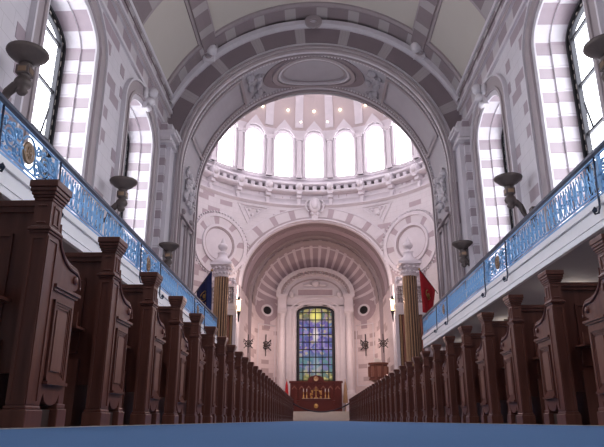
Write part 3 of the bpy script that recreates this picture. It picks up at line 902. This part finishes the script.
for sg, B, side in ((-1, BL, 'left'), (1, BR, 'right')):
    for k, c in enumerate(BAYS[1:]):
        r = rail0 if rail0 is None else copy_tree(rail0)
        if r is None: rail0 = r = make_railing()
        # the section faces the aisle: its +x side looks inward
        r.location = (sg * (B + .03), c + .45, 3.52); r.rotation_euler = (0, 0, 0 if sg < 0 else pi)
        which = ('nearest the camera, added as fill', 'in the middle of the three', 'farthest away before the crossing pier')[k]
        tag(r, 'sky-tinted iron railing of the %s gallery, section %s' % (side, which), 'railing', 'scrollwork railings along the galleries')
    mb = MB()
for sg, B in ((-1, BL), (1, BR)):   # short end length
    t = thing('railing_end', 'short end piece of sky-tinted gallery railing at the %s crossing pier' % ('left' if sg < 0 else 'right'), 'railing', (sg * (B + .03), 25.56, 3.52))
    r = MB(); r.box(-.045, .045, 0, 1.04, .80, .85, 'rail_dark'); r.build('top_rail', t)
    r = MB(); r.box(-.03, .03, 0, 1.04, .04, .08, 'sky_tinted_iron'); r.build('bottom_rail', t)
    b0 = None
    for i in range(4):
        if b0 is None:
            r = MB(); r.tube(ovalpts(0, .40, .075, .22, 14), .014, 'sky_tinted_iron', 5, True); r.tube([(0, .12, .08), (0, .12, .80)], .014, 'sky_tinted_iron', 5); b0 = r.build('baluster', t); b0.location = (0, .12, 0)
        else: c = b0.copy(); COL.objects.link(c); c.parent = t; c.location = (0, .12 + .235 * i, 0)
    # floor of that stub is the balcony itself

# ------------------------------------------------------------------ bronze uplights on wall brackets
def make_uplight():
    t = thing('wall_uplight', '', 'uplight')
    r = MB(); r.lathe([(.0, -.02), (.36, -.02), (.41, 0), (.44, .0), (.45, -.04), (.42, -.09), (.38, -.12), (.30, -.20), (.18, -.27), (.15, -.30), (.0, -.30)], (0, 0, 0), 'bronze', 28); r.build('bowl', t)
    r = MB(); r.lathe([(.10, -.30), (.15, -.34), (.13, -.37), (.13, -.40)], (0, 0, 0), 'bronze', 16); r.box(-.14, .14, -.14, .14, -.60, -.40, 'bronze')
    r.box(-.09, .09, -.15, .15, -.56, -.44, 'bronze_gold'); r.box(-.15, .15, -.09, .09, -.56, -.44, 'bronze_gold'); r.build('block', t)
    r = MB(); r.lathe([(.13, -.60), (.10, -.64), (.16, -.70), (.19, -.78), (.16, -.86), (.09, -.92), (.13, -.98), (.08, -1.06), (0, -1.1)], (0, 0, 0), 'bronze', 16); r.build('stem', t)
    r = MB()
    pts = [(0, 0, -.80), (-.16, 0, -.86), (-.30, 0, -1.0), (-.38, 0, -1.2), (-.45, 0, -1.35), (-.64, 0, -1.42)]
    r.tube(pts, [.10, .11, .10, .09, .08, .07], 'bronze', 8); r.box(-.78, -.60, -.14, .14, -1.65, -1.05, 'bronze'); r.build('bracket_arm', t)
    return t
up0 = None
ups = []
for sg, side in ((-1, 'left'), (1, 'right')):
    for (x, y, z, d) in ((6.32, 11.3, 7.80, 'nearest the camera, added as fill'), (6.28, 18.2, 7.55, 'on the pier between two windows'), (6.05, 25.02, 7.3, 'farthest, against the crossing pier')):
        u = make_uplight() if up0 is None else copy_tree(up0)
        if up0 is None: up0 = u
        u.location = (sg * x, y, z); u.rotation_euler = (0, 0, 0 if sg < 0 else pi)
        if y > 25: u.location = (sg * 6.33, 24.9, z)
        tag(u, 'bronze bowl uplight above the %s gallery, %s' % (side, d), 'uplight', 'bronze uplights on the nave walls')

# ------------------------------------------------------------------ pews
PH_ = 1.215      # top of the post cap
def make_pew():
    """local: post front outer corner at (0,0), aisle face at x=0, body towards -x, row runs to +y"""
    t = thing('church_pew', '', 'pew')
    pw, px = .128, .088        # post: along the aisle, across
    r = MB()
    r.box(-px, 0, 0, pw, .10, 1.12, 'wood')
    for (a, b) in ((0, .020), (pw - .020, pw)): r.box(-.002, .006, a, b, .12, .93, 'wood')
    for (a, b) in ((-px, -px + .018), (-.018, 0)): r.box(a, b, -.006, .002, .12, .93, 'wood')
    for (z0, z1) in ((.12, .135), (.915, .93)): r.box(-.002, .006, .02, pw - .02, z0, z1, 'wood'); r.box(-px + .018, -.018, -.006, .002, z0, z1, 'wood')
    r.build('post', t)
    r = MB()
    for (z0, z1, o) in ((.945, .958, .008), (.958, .972, .016), (.972, .982, .006), (1.115, 1.13, .005), (1.13, 1.145, .011), (1.145, 1.163, .018), (1.163, 1.185, .024), (1.185, 1.222, .030)):
        r.box(-px - o, o, -o, pw + o, z0, z1, 'wood')
    for (z0, z1) in ((.995, 1.005), (1.085, 1.095)):
        r.box(-.002, .006, .03, pw - .03, z0, z1, 'wood'); r.box(-px + .02, -.02, -.006, .002, z0, z1, 'wood')
    for (a, b) in ((.03, .042), (pw - .042, pw - .03)): r.box(-.002, .006, a, b, .995, 1.095, 'wood')
    r.mesh([(-px - .028, -.028, 1.222), (.028, -.028, 1.222), (.028, pw + .028, 1.222), (-px - .028, pw + .028, 1.222), (-px / 2, pw / 2, 1.236)], [(0, 1, 4), (1, 2, 4), (2, 3, 4), (3, 0, 4)], 'wood')
    r.build('post_cap', t, .004)
    r = MB()
    r.box(-px - .015, .018, -.018, pw + .034, .0, .095, 'wood'); r.box(-px - .009, .010, -.010, pw + .020, .095, .112, 'wood')
    r.build('post_plinth', t, .005)
    # end panel with the S-curved shoulder
    y0, y1 = pw, .495
    top = []
    for i in range(13):     # concave sweep down from the post
        a = i / 12 * pi / 2; top.append((y0 + .012 + .235 * (1 - cos(a)), 1.06 - .195 * sin(a)))
    for i in range(1, 13):  # convex nose rolling over and tucking back
        a = pi / 2 - i / 12 * pi; top.append((y1 - .092 + .085 * cos(a), .797 + .068 * sin(a)))
    out = [(y0, 1.06)] + top + [(y1 - .05, .715), (y1 - .04, .10), (y1 - .105, .10)] + [(y1 - .11 - i / 10 * .19, .160 - .042 * sin(i / 10 * pi) ** .6 + (.012 if i in (0, 10) else 0)) for i in range(11)] + [(y0 + .035, .10), (y0, .10)]
    r = MB(); r.prism(out, 'x', -.075, -.006, 'wood'); ep = r.build('end_panel', t, .003)
    r = MB()
    r.tube([(-.003, a - .004, b - .030) for a, b in top[:-5]], .009, 'wood', 6)
    r.box(-.02, .014, y0 + .02, y1 - .02, .70, .717, 'wood'); r.box(-.02, .004, y0 + .02, y1 - .035, .685, .70, 'wood')
    r.lathe([(.0, .008), (.020, .008), (.024, 0), (.024, -.02)], (0, y1 - .085, .79), 'wood', 12, 'x')
    r.build('shoulder_moulding', ep)
    r = MB()
    a, b, c, d = y0 + .045, y1 - .095, .235, .64
    for k, (ins, x) in enumerate(((0, .008), (.012, .003), (.024, -.001))):
        r.box(-.02, x, a + ins, b - ins, d - ins - .012, d - ins, 'wood'); r.box(-.02, x, a + ins, b - ins, c + ins, c + ins + .012, 'wood')
        r.box(-.02, x, a + ins, a + ins + .012, c + ins, d - ins, 'wood'); r.box(-.02, x, b - ins - .012, b - ins, c + ins, d - ins, 'wood')
    r.box(-.02, .022, a - .01, b + .01, c - .018, c - .002, 'wood')
    r.box(-.02, .002, a + .05, b - .05, c + .05, d - .05, 'wood_panel')
    r.build('raised_panel', ep)
    r = MB(); r.box(-.09, .010, y1 - .145, y1 - .025, 0, .105, 'wood'); r.box(-.085, .002, y1 - .138, y1 - .032, .105, .13, 'wood'); r.build('foot', t, .005)
    r = MB(); r.box(-.09, -.03, pw, y1 - .14, 0, .10, 'flute_dark'); r.build('base_rail', t)
    # body
    Lx = -5.0
    r = MB(); r.box(Lx, -.085, .055, .085, .26, 1.10, 'wood'); 
    for k in range(4):
        a = -.2 - k * 1.2; 
        for (x0, x1, z0, z1) in ((a - 1.1, a, .94, .955), (a - 1.1, a, .46, .475), (a - 1.1, a - 1.085, .46, .955), (a - .015, a, .46, .955)): r.box(x0, x1, .045, .056, z0, z1, 'wood')
    r.build('backrest', t)
    r = MB(); r.box(Lx, -.085, .03, .12, 1.10, 1.13, 'wood'); r.box(Lx, -.085, .04, .10, 1.07, 1.10, 'wood'); r.build('top_rail', t)
    r = MB(); r.box(Lx, -.085, .09, .47, .42, .455, 'wood'); r.box(Lx, -.085, .44, .47, .34, .42, 'wood'); r.build('seat', t)
    r = MB(); r.box(Lx, -.16, -.12, .05, .60, .615, 'wood'); r.box(Lx, -.16, -.12, -.105, .60, .70, 'wood'); r.build('book_rack', t)
    r = MB(); r.box(Lx, -.25, -.30, -.16, .26, .31, 'kneeler_pad'); r.build('kneeler', t)
    for xx in (-.32, -2.6):
        r = MB(); r.tube([(xx, .06, .36), (xx, -.06, .37), (xx, -.14, .30), (xx, -.17, .20), (xx, -.17, .0)], .016, 'dark_metal', 6); r.build('kneeler_bracket', t)
    r = MB(); r.box(Lx - .05, Lx, -.0, .50, 0, .80, 'wood'); r.box(Lx - .05, Lx, 0, .16, .8, 1.05, 'wood'); r.build('wall_end_panel', t)
    r = MB(); r.box(-.30, -.18, .02, .40, 0, .42, 'wood'); r.build('seat_support', t)
    return t
pew_l = make_pew()
# mirrored mesh copy for the right-hand side
def mirror_tree(o, parent=None):
    c = o.copy(); COL.objects.link(c)
    if parent: c.parent = parent
    if o.type == 'MESH':
        me = o.data.copy(); me.transform(Matrix.Scale(-1, 4, (1, 0, 0))); me.flip_normals(); c.data = me
    c.location.x = -o.location.x
    for ch in o.children: mirror_tree(ch, c)
    return c
pew_r = mirror_tree(pew_l)
ORD = ['first', 'second', 'third', 'fourth', 'fifth', 'sixth', 'seventh', 'eighth', 'ninth', 'tenth', 'eleventh', 'twelfth', 'thirteenth', 'fourteenth', 'fifteenth', 'sixteenth',
       'seventeenth', 'eighteenth', 'nineteenth', 'twentieth', 'twenty-first', 'twenty-second', 'twenty-third', 'twenty-fourth', 'twenty-fifth', 'twenty-sixth', 'twenty-seventh', 'twenty-eighth',
       'twenty-ninth', 'thirtieth', 'thirty-first', 'thirty-second', 'thirty-third', 'thirty-fourth', 'thirty-fifth']
PEWX = {-1: -1.31 - .03, 1: 1.90 + .02}
for sg, src, first in ((-1, pew_l, 0), (1, pew_r, 1)):
    n = 0
    for i in range(first, 34):
        o = src if i == first else copy_tree(src)
        o.location = (PEWX[sg], 2.85 + 1.01 * i, 0)
        side = 'left' if sg < 0 else 'right'
        tag(o, 'dark brown wooden pew on the %s of the aisle, %s from the camera' % (side, ORD[n]), 'pew', 'pews on the %s of the aisle' % side)
        n += 1

# ------------------------------------------------------------------ fluted columns with urns
for s2, side in ((-1, 'left'), (1, 'right')):
    t = thing('fluted_column', 'tall brown and gold fluted column with white urn finial, %s of the chancel arch' % side, 'column', (s2 * 7.35, 46.0, 0))
    r = MB(); nf = 16; V = []; F = []
    prof = []
    for k in range(nf * 4):
        a = 2 * pi * k / (nf * 4); rr = .56 if k % 4 in (0, 1) else .47
        prof.append((rr * cos(a), rr * sin(a)))
    for k in range(len(prof)):
        a, b = prof[k], prof[(k + 1) % len(prof)]
        deep = k % 4 in (2,)
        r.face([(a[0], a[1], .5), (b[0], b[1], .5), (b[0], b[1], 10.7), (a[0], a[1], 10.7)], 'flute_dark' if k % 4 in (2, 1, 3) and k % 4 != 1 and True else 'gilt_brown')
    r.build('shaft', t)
    r = MB(); r.lathe([(.72, 0), (.72, .25), (.66, .35), (.6, .5)], (0, 0, 0), 'stone', 24); r.build('base', t)
    r = MB(); r.lathe([(.55, 10.7), (.62, 10.75), (.58, 10.85), (.62, 11.2), (.80, 11.55), (.88, 11.6)], (0, 0, 0), 'carved', 24)
    for k in range(14):
        a = 2 * pi * k / 14
        for (z, rr, q) in ((11.0, .66, .12), (11.35, .76, .13)): r.blob((rr * cos(a + z), rr * sin(a + z), z), q, 'carved', 6, 4)
    r.box(-.85, .85, -.85, .85, 11.6, 11.8, 'stone'); r.build('capital', t)
    r = MB(); r.lathe([(.80, 11.8), (.78, 12.0), (.5, 12.2), (.40, 12.35), (.36, 12.6), (.42, 12.7), (.20, 12.8), (.14, 12.9), (.34, 13.05), (.40, 13.25), (.32, 13.42), (.14, 13.5), (.18, 13.6), (.10, 13.8), (0, 14.05)], (0, 0, 0), 'stone', 20); r.build('urn', t)
    # organ case beside it: white pierced screen over brown pipes
    t = thing('organ_case', 'white pierced screen over brown organ pipes beside the %s fluted column' % side, 'organ', (s2 * 7.6, 48.0, 0))
    X = lambda v: -s2 * v
    def bx(r, a, b, y0, y1, z0, z1, m): p, q = sorted((X(a), X(b))); r.box(p, q, y0, y1, z0, z1, m)
    r = MB(); bx(r, -1.2, 1.25, -.15, .5, 8.55, 8.75, 'stone'); bx(r, -1.2, 1.3, -.2, .5, 8.75, 8.9, 'stone'); bx(r, -1.2, 1.2, -.1, .4, 8.1, 8.55, 'stone'); bx(r, -1.2, 1.25, -.15, .5, 10.4, 10.6, 'stone'); bx(r, -1.2, 1.15, -.05, .4, 8.9, 9.05, 'stone')
    bx(r, .98, 1.25, -.12, .4, 0, 10.4, 'stone'); bx(r, -1.2, -.95, -.12, .4, 0, 10.4, 'stone'); r.build('case_frame', t)
    r = MB()
    for ix in range(6):
        for iz in range(4):
            cx, cz = X(-.8 + ix * .33), 9.25 + iz * .32
            r.lathe([(.09, -.03), (.15, -.03), (.15, .03), (.09, .03), (.09, -.03)], (cx, 0, cz), 'stone', 8, 'y')
    bx(r, -.95, 1.0, .12, .16, 9.0, 10.4, 'mauve_mould'); r.build('pierced_screen', t)
    for ix in range(8):
        r = MB(); r.lathe([(.03, 1.2), (.10, 1.5), (.10, 7.9), (.07, 8.1)], (X(-.82 + ix * .235), 0.05, 0), 'gilt_brown' if ix % 2 else 'wood_panel', 10); r.build('pipe', t)
    r = MB(); bx(r, -1.0, 1.0, .2, .3, 0, 8.2, 'flute_dark'); bx(r, -1.0, 1.0, -.1, .2, 0, 1.3, 'wood'); r.build('backing', t)
    r = MB()
    for k in range(8):
        a = k / 7 * pi; r.blob((X(.1 + .9 * cos(a)), .1, 10.75 + .35 * sin(a)), .16, 'carved', 6, 4)
    r.tube([(X(.9 + .12 * cos(a)), .1, 10.9 + .28 * sin(a)) for a in [k * .6 for k in range(8)]], .07, 'carved')
    r.build('cresting', t)
    # lit wall lantern
    t = thing('wall_lantern', 'lit warm wall lantern on the inner edge of the %s organ case' % side, 'lantern', (s2 * 6.15, 47.75, 8.3))
    r = MB(); r.lathe([(.04, -.8), (.08, -.3), (.15, 0), (.15, .06)], (0, 0, 0), 'dark_metal', 10); r.lathe([(.15, .95), (.19, 1.0), (.08, 1.2), (.03, 1.3), (.02, 2.2)], (0, 0, 0), 'dark_metal', 10)
    r.tube([(.15, 0, .04), (.15, 0, .98)], .015, 'dark_metal', 5)
    r.box(-.02, .02, .0, .3, -.3, -.25, 'dark_metal'); r.build('lantern_frame', t)
    r = MB(); r.lathe([(.12, .06), (.13, .5), (.13, .95)], (0, 0, 0), 'lamp_glass', 10); r.build('lantern_glass', t)
    ld = bpy.data.lights.new('lantern_light', 'POINT'); ld.energy = LAMP_W; ld.color = (1.0, .72, .62); ld.shadow_soft_size = .5
    lo = bpy.data.objects.new('lantern_light', ld); COL.objects.link(lo); lo.location = (s2 * 5.75, 47.9, 9.2)

# flags hung out from the crossing piers
def flag(s2, cloth, label, emblem):
    base = Vector((s2 * 6.3, 30.6, 6.25)); tip = Vector((s2 * 5.25, 29.6, 7.3))
    t = thing('hanging_flag', label, 'flag', tuple(base))
    r = MB(); r.tube([(0, 0, 0), tuple(tip - base)], .022, 'bronze', 6); r.blob(tuple(tip - base), .06, 'gold'); r.build('pole', t)
    d = base - tip; rnd = random.Random(3)
    r = MB(); nu, nv = 14, 12
    def P(u, v, off=0):
        p = tip - base + d * (u * .85)
        drop = 2.15 * (1 - .25 * u) - u * .25
        # cloth gathers in folds towards the bottom
        gather = 1 - .2 * v * u
        x = (tip - base).x + (d.x * .85 * u) * gather + .05 * sin(u * 16 + v * 2) * (.3 + v)
        y = (tip - base).y + d.y * .85 * u * gather + .09 * sin(u * 13 + 1 + v) * (.3 + v) - off
        return (x, y, p.z - .02 - drop * v)
    r.grid(P, frange(0, 1, nu), frange(0, 1, nv), cloth, smooth=True)
    cl = c = r.build('cloth', t); md = c.modifiers.new('thick', 'SOLIDIFY'); md.thickness = .01
    r = MB()
    pts = [P(.5 + .16 * cos(a), .45 + .13 * sin(a), .09) for a in [k * pi / 8 for k in range(emblem)]]
    r.tube(pts, .028, 'gold', 6); r.blob(P(.5, .45, .09), (.07, .03, .12), 'gold'); 
    if emblem > 13: r.tube([P(.25 + .1 * k, .72, .09) for k in range(6)], .03, 'gold', 6)
    r.build('emblem', cl)
flag(-1, 'navy_cloth', 'dark navy flag with gold emblem hanging beside the left fluted column', 16)
flag(1, 'red_cloth', 'red flag with gold emblem hanging beside the right fluted column', 12)

# ------------------------------------------------------------------ apse furniture
def iron_star(x, y, z, label, s=1.0):
    t = thing('wall_candelabrum', label, 'candelabrum', (x, y, z))
    r = MB()
    for k in range(8):
        a = pi * k / 4; L = .62 if k % 2 else .42
        r.tube([(0, 0, 0), (L * s * cos(a), -.05, L * s * sin(a))], .045 * s, 'dark_metal', 5)
    r.tube([(.30 * s * cos(2 * pi * i / 16), -.05, .30 * s * sin(2 * pi * i / 16)) for i in range(16)], .04 * s, 'dark_metal', 5, True)
    r.tube([(0, 0, -.9 * s), (0, 0, .9 * s)], .04 * s, 'dark_metal', 5); r.blob((0, -.05, 0), .13 * s, 'bronze'); r.build('iron_scrolls', t)
    for k in (-1, 0, 1):
        r = MB(); r.lathe([(.09, 0), (.09, .03), (.035, .05), (.035, .28), (0, .30)], (k * .42 * s, -.14, .12), 'bronze', 8); r.build('candle', t)
for s2, side in ((-1, 'left'), (1, 'right')):
    iron_star(s2 * 5.05, yap(5.05) - .25, 7.3, 'black iron candelabrum on the apse wall, %s of the window' % side, 1.2)
    iron_star(s2 * 5.95, 53.6, 6.5, 'black iron candelabrum on the %s side wall of the chancel' % side, .9)
for s2 in (-1, 1):  # unseen warm fill lights added to brighten the apse, apart from any fixture
    ld = bpy.data.lights.new('apse_fill_light', 'POINT'); ld.energy = 150; ld.color = (1.0, .72, .62); ld.shadow_soft_size = .3
    lo = bpy.data.objects.new('apse_fill_light', ld); COL.objects.link(lo); lo.location = (s2 * 3.6, 58.2, 7.4)
# pulpit
t = thing('pulpit', 'dark wooden pulpit raised at the right edge of the chancel', 'pulpit', (5.25, 51.9, .75))
r = MB(); oct_ = lambda R: [(R * cos(pi / 8 + k * pi / 4), R * sin(pi / 8 + k * pi / 4)) for k in range(8)]
r.prism(oct_(.80), 'z', 2.6, 3.75, 'wood'); r.prism(oct_(.9), 'z', 3.75, 3.9, 'wood'); r.prism(oct_(.88), 'z', 2.48, 2.6, 'wood')
for k in range(8):
    a = k * pi / 4; r.box(.74 * cos(a) - .12, .74 * cos(a) + .12, .74 * sin(a) - .12, .74 * sin(a) + .12, 2.75, 3.6, 'wood_panel')
r.build('box', t); r = MB(); r.lathe([(.5, 0), (.45, .3), (.24, .6), (.22, 1.8), (.4, 2.3), (.7, 2.48)], (0, 0, 0), 'wood', 12); r.build('pedestal', t)
r = MB(); r.prism([(-.3, 3.9), (.3, 3.9), (.3, 4.1), (-.3, 4.35)], 'y', -.25, .3, 'paper'); r.build('book_desk', t)
t = thing('lectern', 'dark wooden lectern at the left edge of the chancel', 'lectern', (-5.5, 51.9, .75))
r = MB(); r.lathe([(.45, 0), (.4, .2), (.16, .5), (.14, 2.4), (.3, 2.9)], (0, 0, 0), 'wood', 12); r.build('pedestal', t)
r = MB(); r.prism([(-.5, 2.9), (.5, 2.9), (.5, 3.05), (-.5, 3.4)], 'y', -.4, .4, 'wood'); r.build('book_desk', t)
# reredos screen and altar
t = thing('altar_screen', 'dark red carved wooden screen standing below the stained glass window', 'screen', (0, 60.2, .75))
r = MB(); r.box(-2.5, 2.5, 0, .25, 0, 2.75, 'wood_red'); r.box(-2.6, 2.6, -.06, .3, 2.75, 2.95, 'wood_red')
r.prism([(-.8, 2.95), (.8, 2.95), (.75, 3.2), (.45, 3.4), (0, 3.5), (-.45, 3.4), (-.75, 3.2)], 'y', -.05, .3, 'wood_red'); r.build('frame', t)
for k in range(7):
    r = MB(); x = -2.1 + k * .7; r.box(x - .3, x + .3, -.05, 0, 1.0, 2.55, 'wood_red'); r.box(x - .34, x - .3, -.10, 0, .8, 2.7, 'wood_red'); r.box(x + .3, x + .34, -.10, 0, .8, 2.7, 'wood_red'); r.prism([(x - .25, 2.2), (x, 2.5), (x + .25, 2.2), (x + .2, 2.15), (x, 2.4), (x - .2, 2.15)], 'y', -.09, -.04, 'wood_panel'); r.build('carved_panel', t)
r = MB(); r.lathe([(.0, -.05), (.2, -.05), (.24, -.1), (.24, .0)], (0, -.05, 3.15), 'gilt_brown', 16, 'y'); r.build('crest', t)
t = thing('altar', 'dark red wooden altar table with gold carved front', 'altar', (0, 57.2, .75))
r = MB(); r.box(-1.5, 1.5, -.45, .45, 0, 1.05, 'wood_red'); r.build('body', t)
r = MB(); r.box(-1.75, 1.75, -.55, .55, 1.05, 1.18, 'wood_red'); r.build('top', t)
r = MB(); r.box(-1.3, 1.3, -.57, .5, 1.18, 1.20, 'pale_strip'); r.build('altar_cloth', t)
for k in (0,):
    r = MB(); r.lathe([(.0, -.08), (.12, -.08), (.16, -.02), (.18, -.05), (.2, .0)], (k * .9, -.45, .55), 'gold', 14, 'y'); r.build('gold_boss', t)
for k, x in enumerate((-1.15, -.85, .85, 1.15)):
    t = thing('altar_candlestick', 'gold candlestick on the altar, %s of the four counted from the left' % ORD[k], 'candlestick', (x, 57.2, 1.952), group='candlesticks on the altar')
    h = .55 + .25 * (abs(x) < .8)
    r = MB(); r.lathe([(.14, 0), (.12, .05), (.04, .1), (.07, .25), (.035, .3), (.035, h), (.09, h + .04)], (0, 0, 0), 'gold', 10); r.build('stick', t)
    r = MB(); r.lathe([(.03, h + .04), (.03, h + .3), (0, h + .33)], (0, 0, 0), 'paper', 8); r.build('candle', t)
t = thing('altar_cross', 'gold cross standing in the middle of the altar', 'cross', (0, 57.2, 1.952))
r = MB(); r.lathe([(.22, 0), (.18, .08), (.06, .14), (.05, .3)], (0, 0, 0), 'gold', 12); r.build('base', t)
r = MB(); r.box(-.045, .045, -.04, .04, .28, 1.0, 'gold'); r.box(-.22, .22, -.04, .04, .70, .78, 'gold')
r.build('cross', t)
for s2, side in ((-1, 'left'), (1, 'right')):
    t = thing('flower_spray', 'gilded leafy spray on the %s of the altar cross' % side, 'ornament', (s2 * .42, 57.2, 1.952))
    r = MB(); rnd = random.Random(5 + s2)
    for k in range(9): r.blob((rnd.uniform(-.10, .10), rnd.uniform(-.08, .08), .2 + rnd.uniform(0, .55)), (.07, .05, .09), 'gold', 6, 4)
    r.build('leaves', t); r = MB(); r.lathe([(.08, 0), (.11, .12), (.06, .2)], (0, 0, 0), 'gold', 10); r.build('vase', t)
    # furled standard flags either side
    t = thing('standard_flag', 'furled flag on a pole stand at the %s end of the altar screen' % side, 'flag', (s2 * 2.75, 58.4, .75))
    r = MB(); r.lathe([(.22, 0), (.2, .06), (.04, .1), (.025, .2), (.025, 3.0)], (0, 0, 0), 'gold', 8); r.build('pole', t)
    r = MB(); r.lathe([(.04, 2.8), (.12, 2.4), (.18, 1.6), (.24, .9), (.2, .85)], (0, 0, 0), 'red_cloth' if s2 < 0 else 'gilt_brown', 10); r.build('cloth', t)

# sagging rope across the aisle in front of the last pews
mb = MB()
yR = 2.85 + 1.01 * 33 - .08
xa, xb = PEWX[-1] + .0, PEWX[1] - .0
za, zm = .98, .52
mb.tube([(xa + (xb - xa) * i / 20, yR, zm + (za - zm) * (2 * i / 20 - 1) ** 2) for i in range(21)], .035, 'rope_dark', 8)
tag(mb.build('barrier_rope'), 'dark rope sagging across the aisle between the farthest pews', 'rope')

# gallery globe lamps: one real on the right, others added to brighten the ceilings
WHERE = {8.8: 'nearest the camera, added as fill', 14.0: 'second from the camera, added as fill', 19.2: 'third from the camera', 24.4: 'farthest, added as fill'}
src = None
for sg, side in ((-1, 'left'), (1, 'right')):
    for y, wh in WHERE.items():
        if src is None:
            src = t = thing('gallery_lamp', '', 'lamp'); r = MB(); r.lathe([(.09, .0), (.09, -.03), (.03, -.05), (.03, -.12), (.05, -.14)], (0, 0, 0), 'bronze', 12); mt_ = r.build('mount', t)
            r = MB(); r.blob((0, 0, -.18), .055, 'bulb', 10, 6); r.build('bulb', mt_)
        else: t = copy_tree(src)
        t.location = (sg * 6.07, y, 3.10); tag(t, 'small lit lamp under the %s gallery ceiling, %s' % (side, wh), 'lamp', 'small lamps under the galleries')
        ld = bpy.data.lights.new('gallery_light', 'POINT'); ld.energy = 3.5; ld.color = (1.0, .90, .84); ld.shadow_soft_size = .12
        lo = bpy.data.objects.new('gallery_light', ld); COL.objects.link(lo); lo.location = (sg * 6.07, y, 2.7)
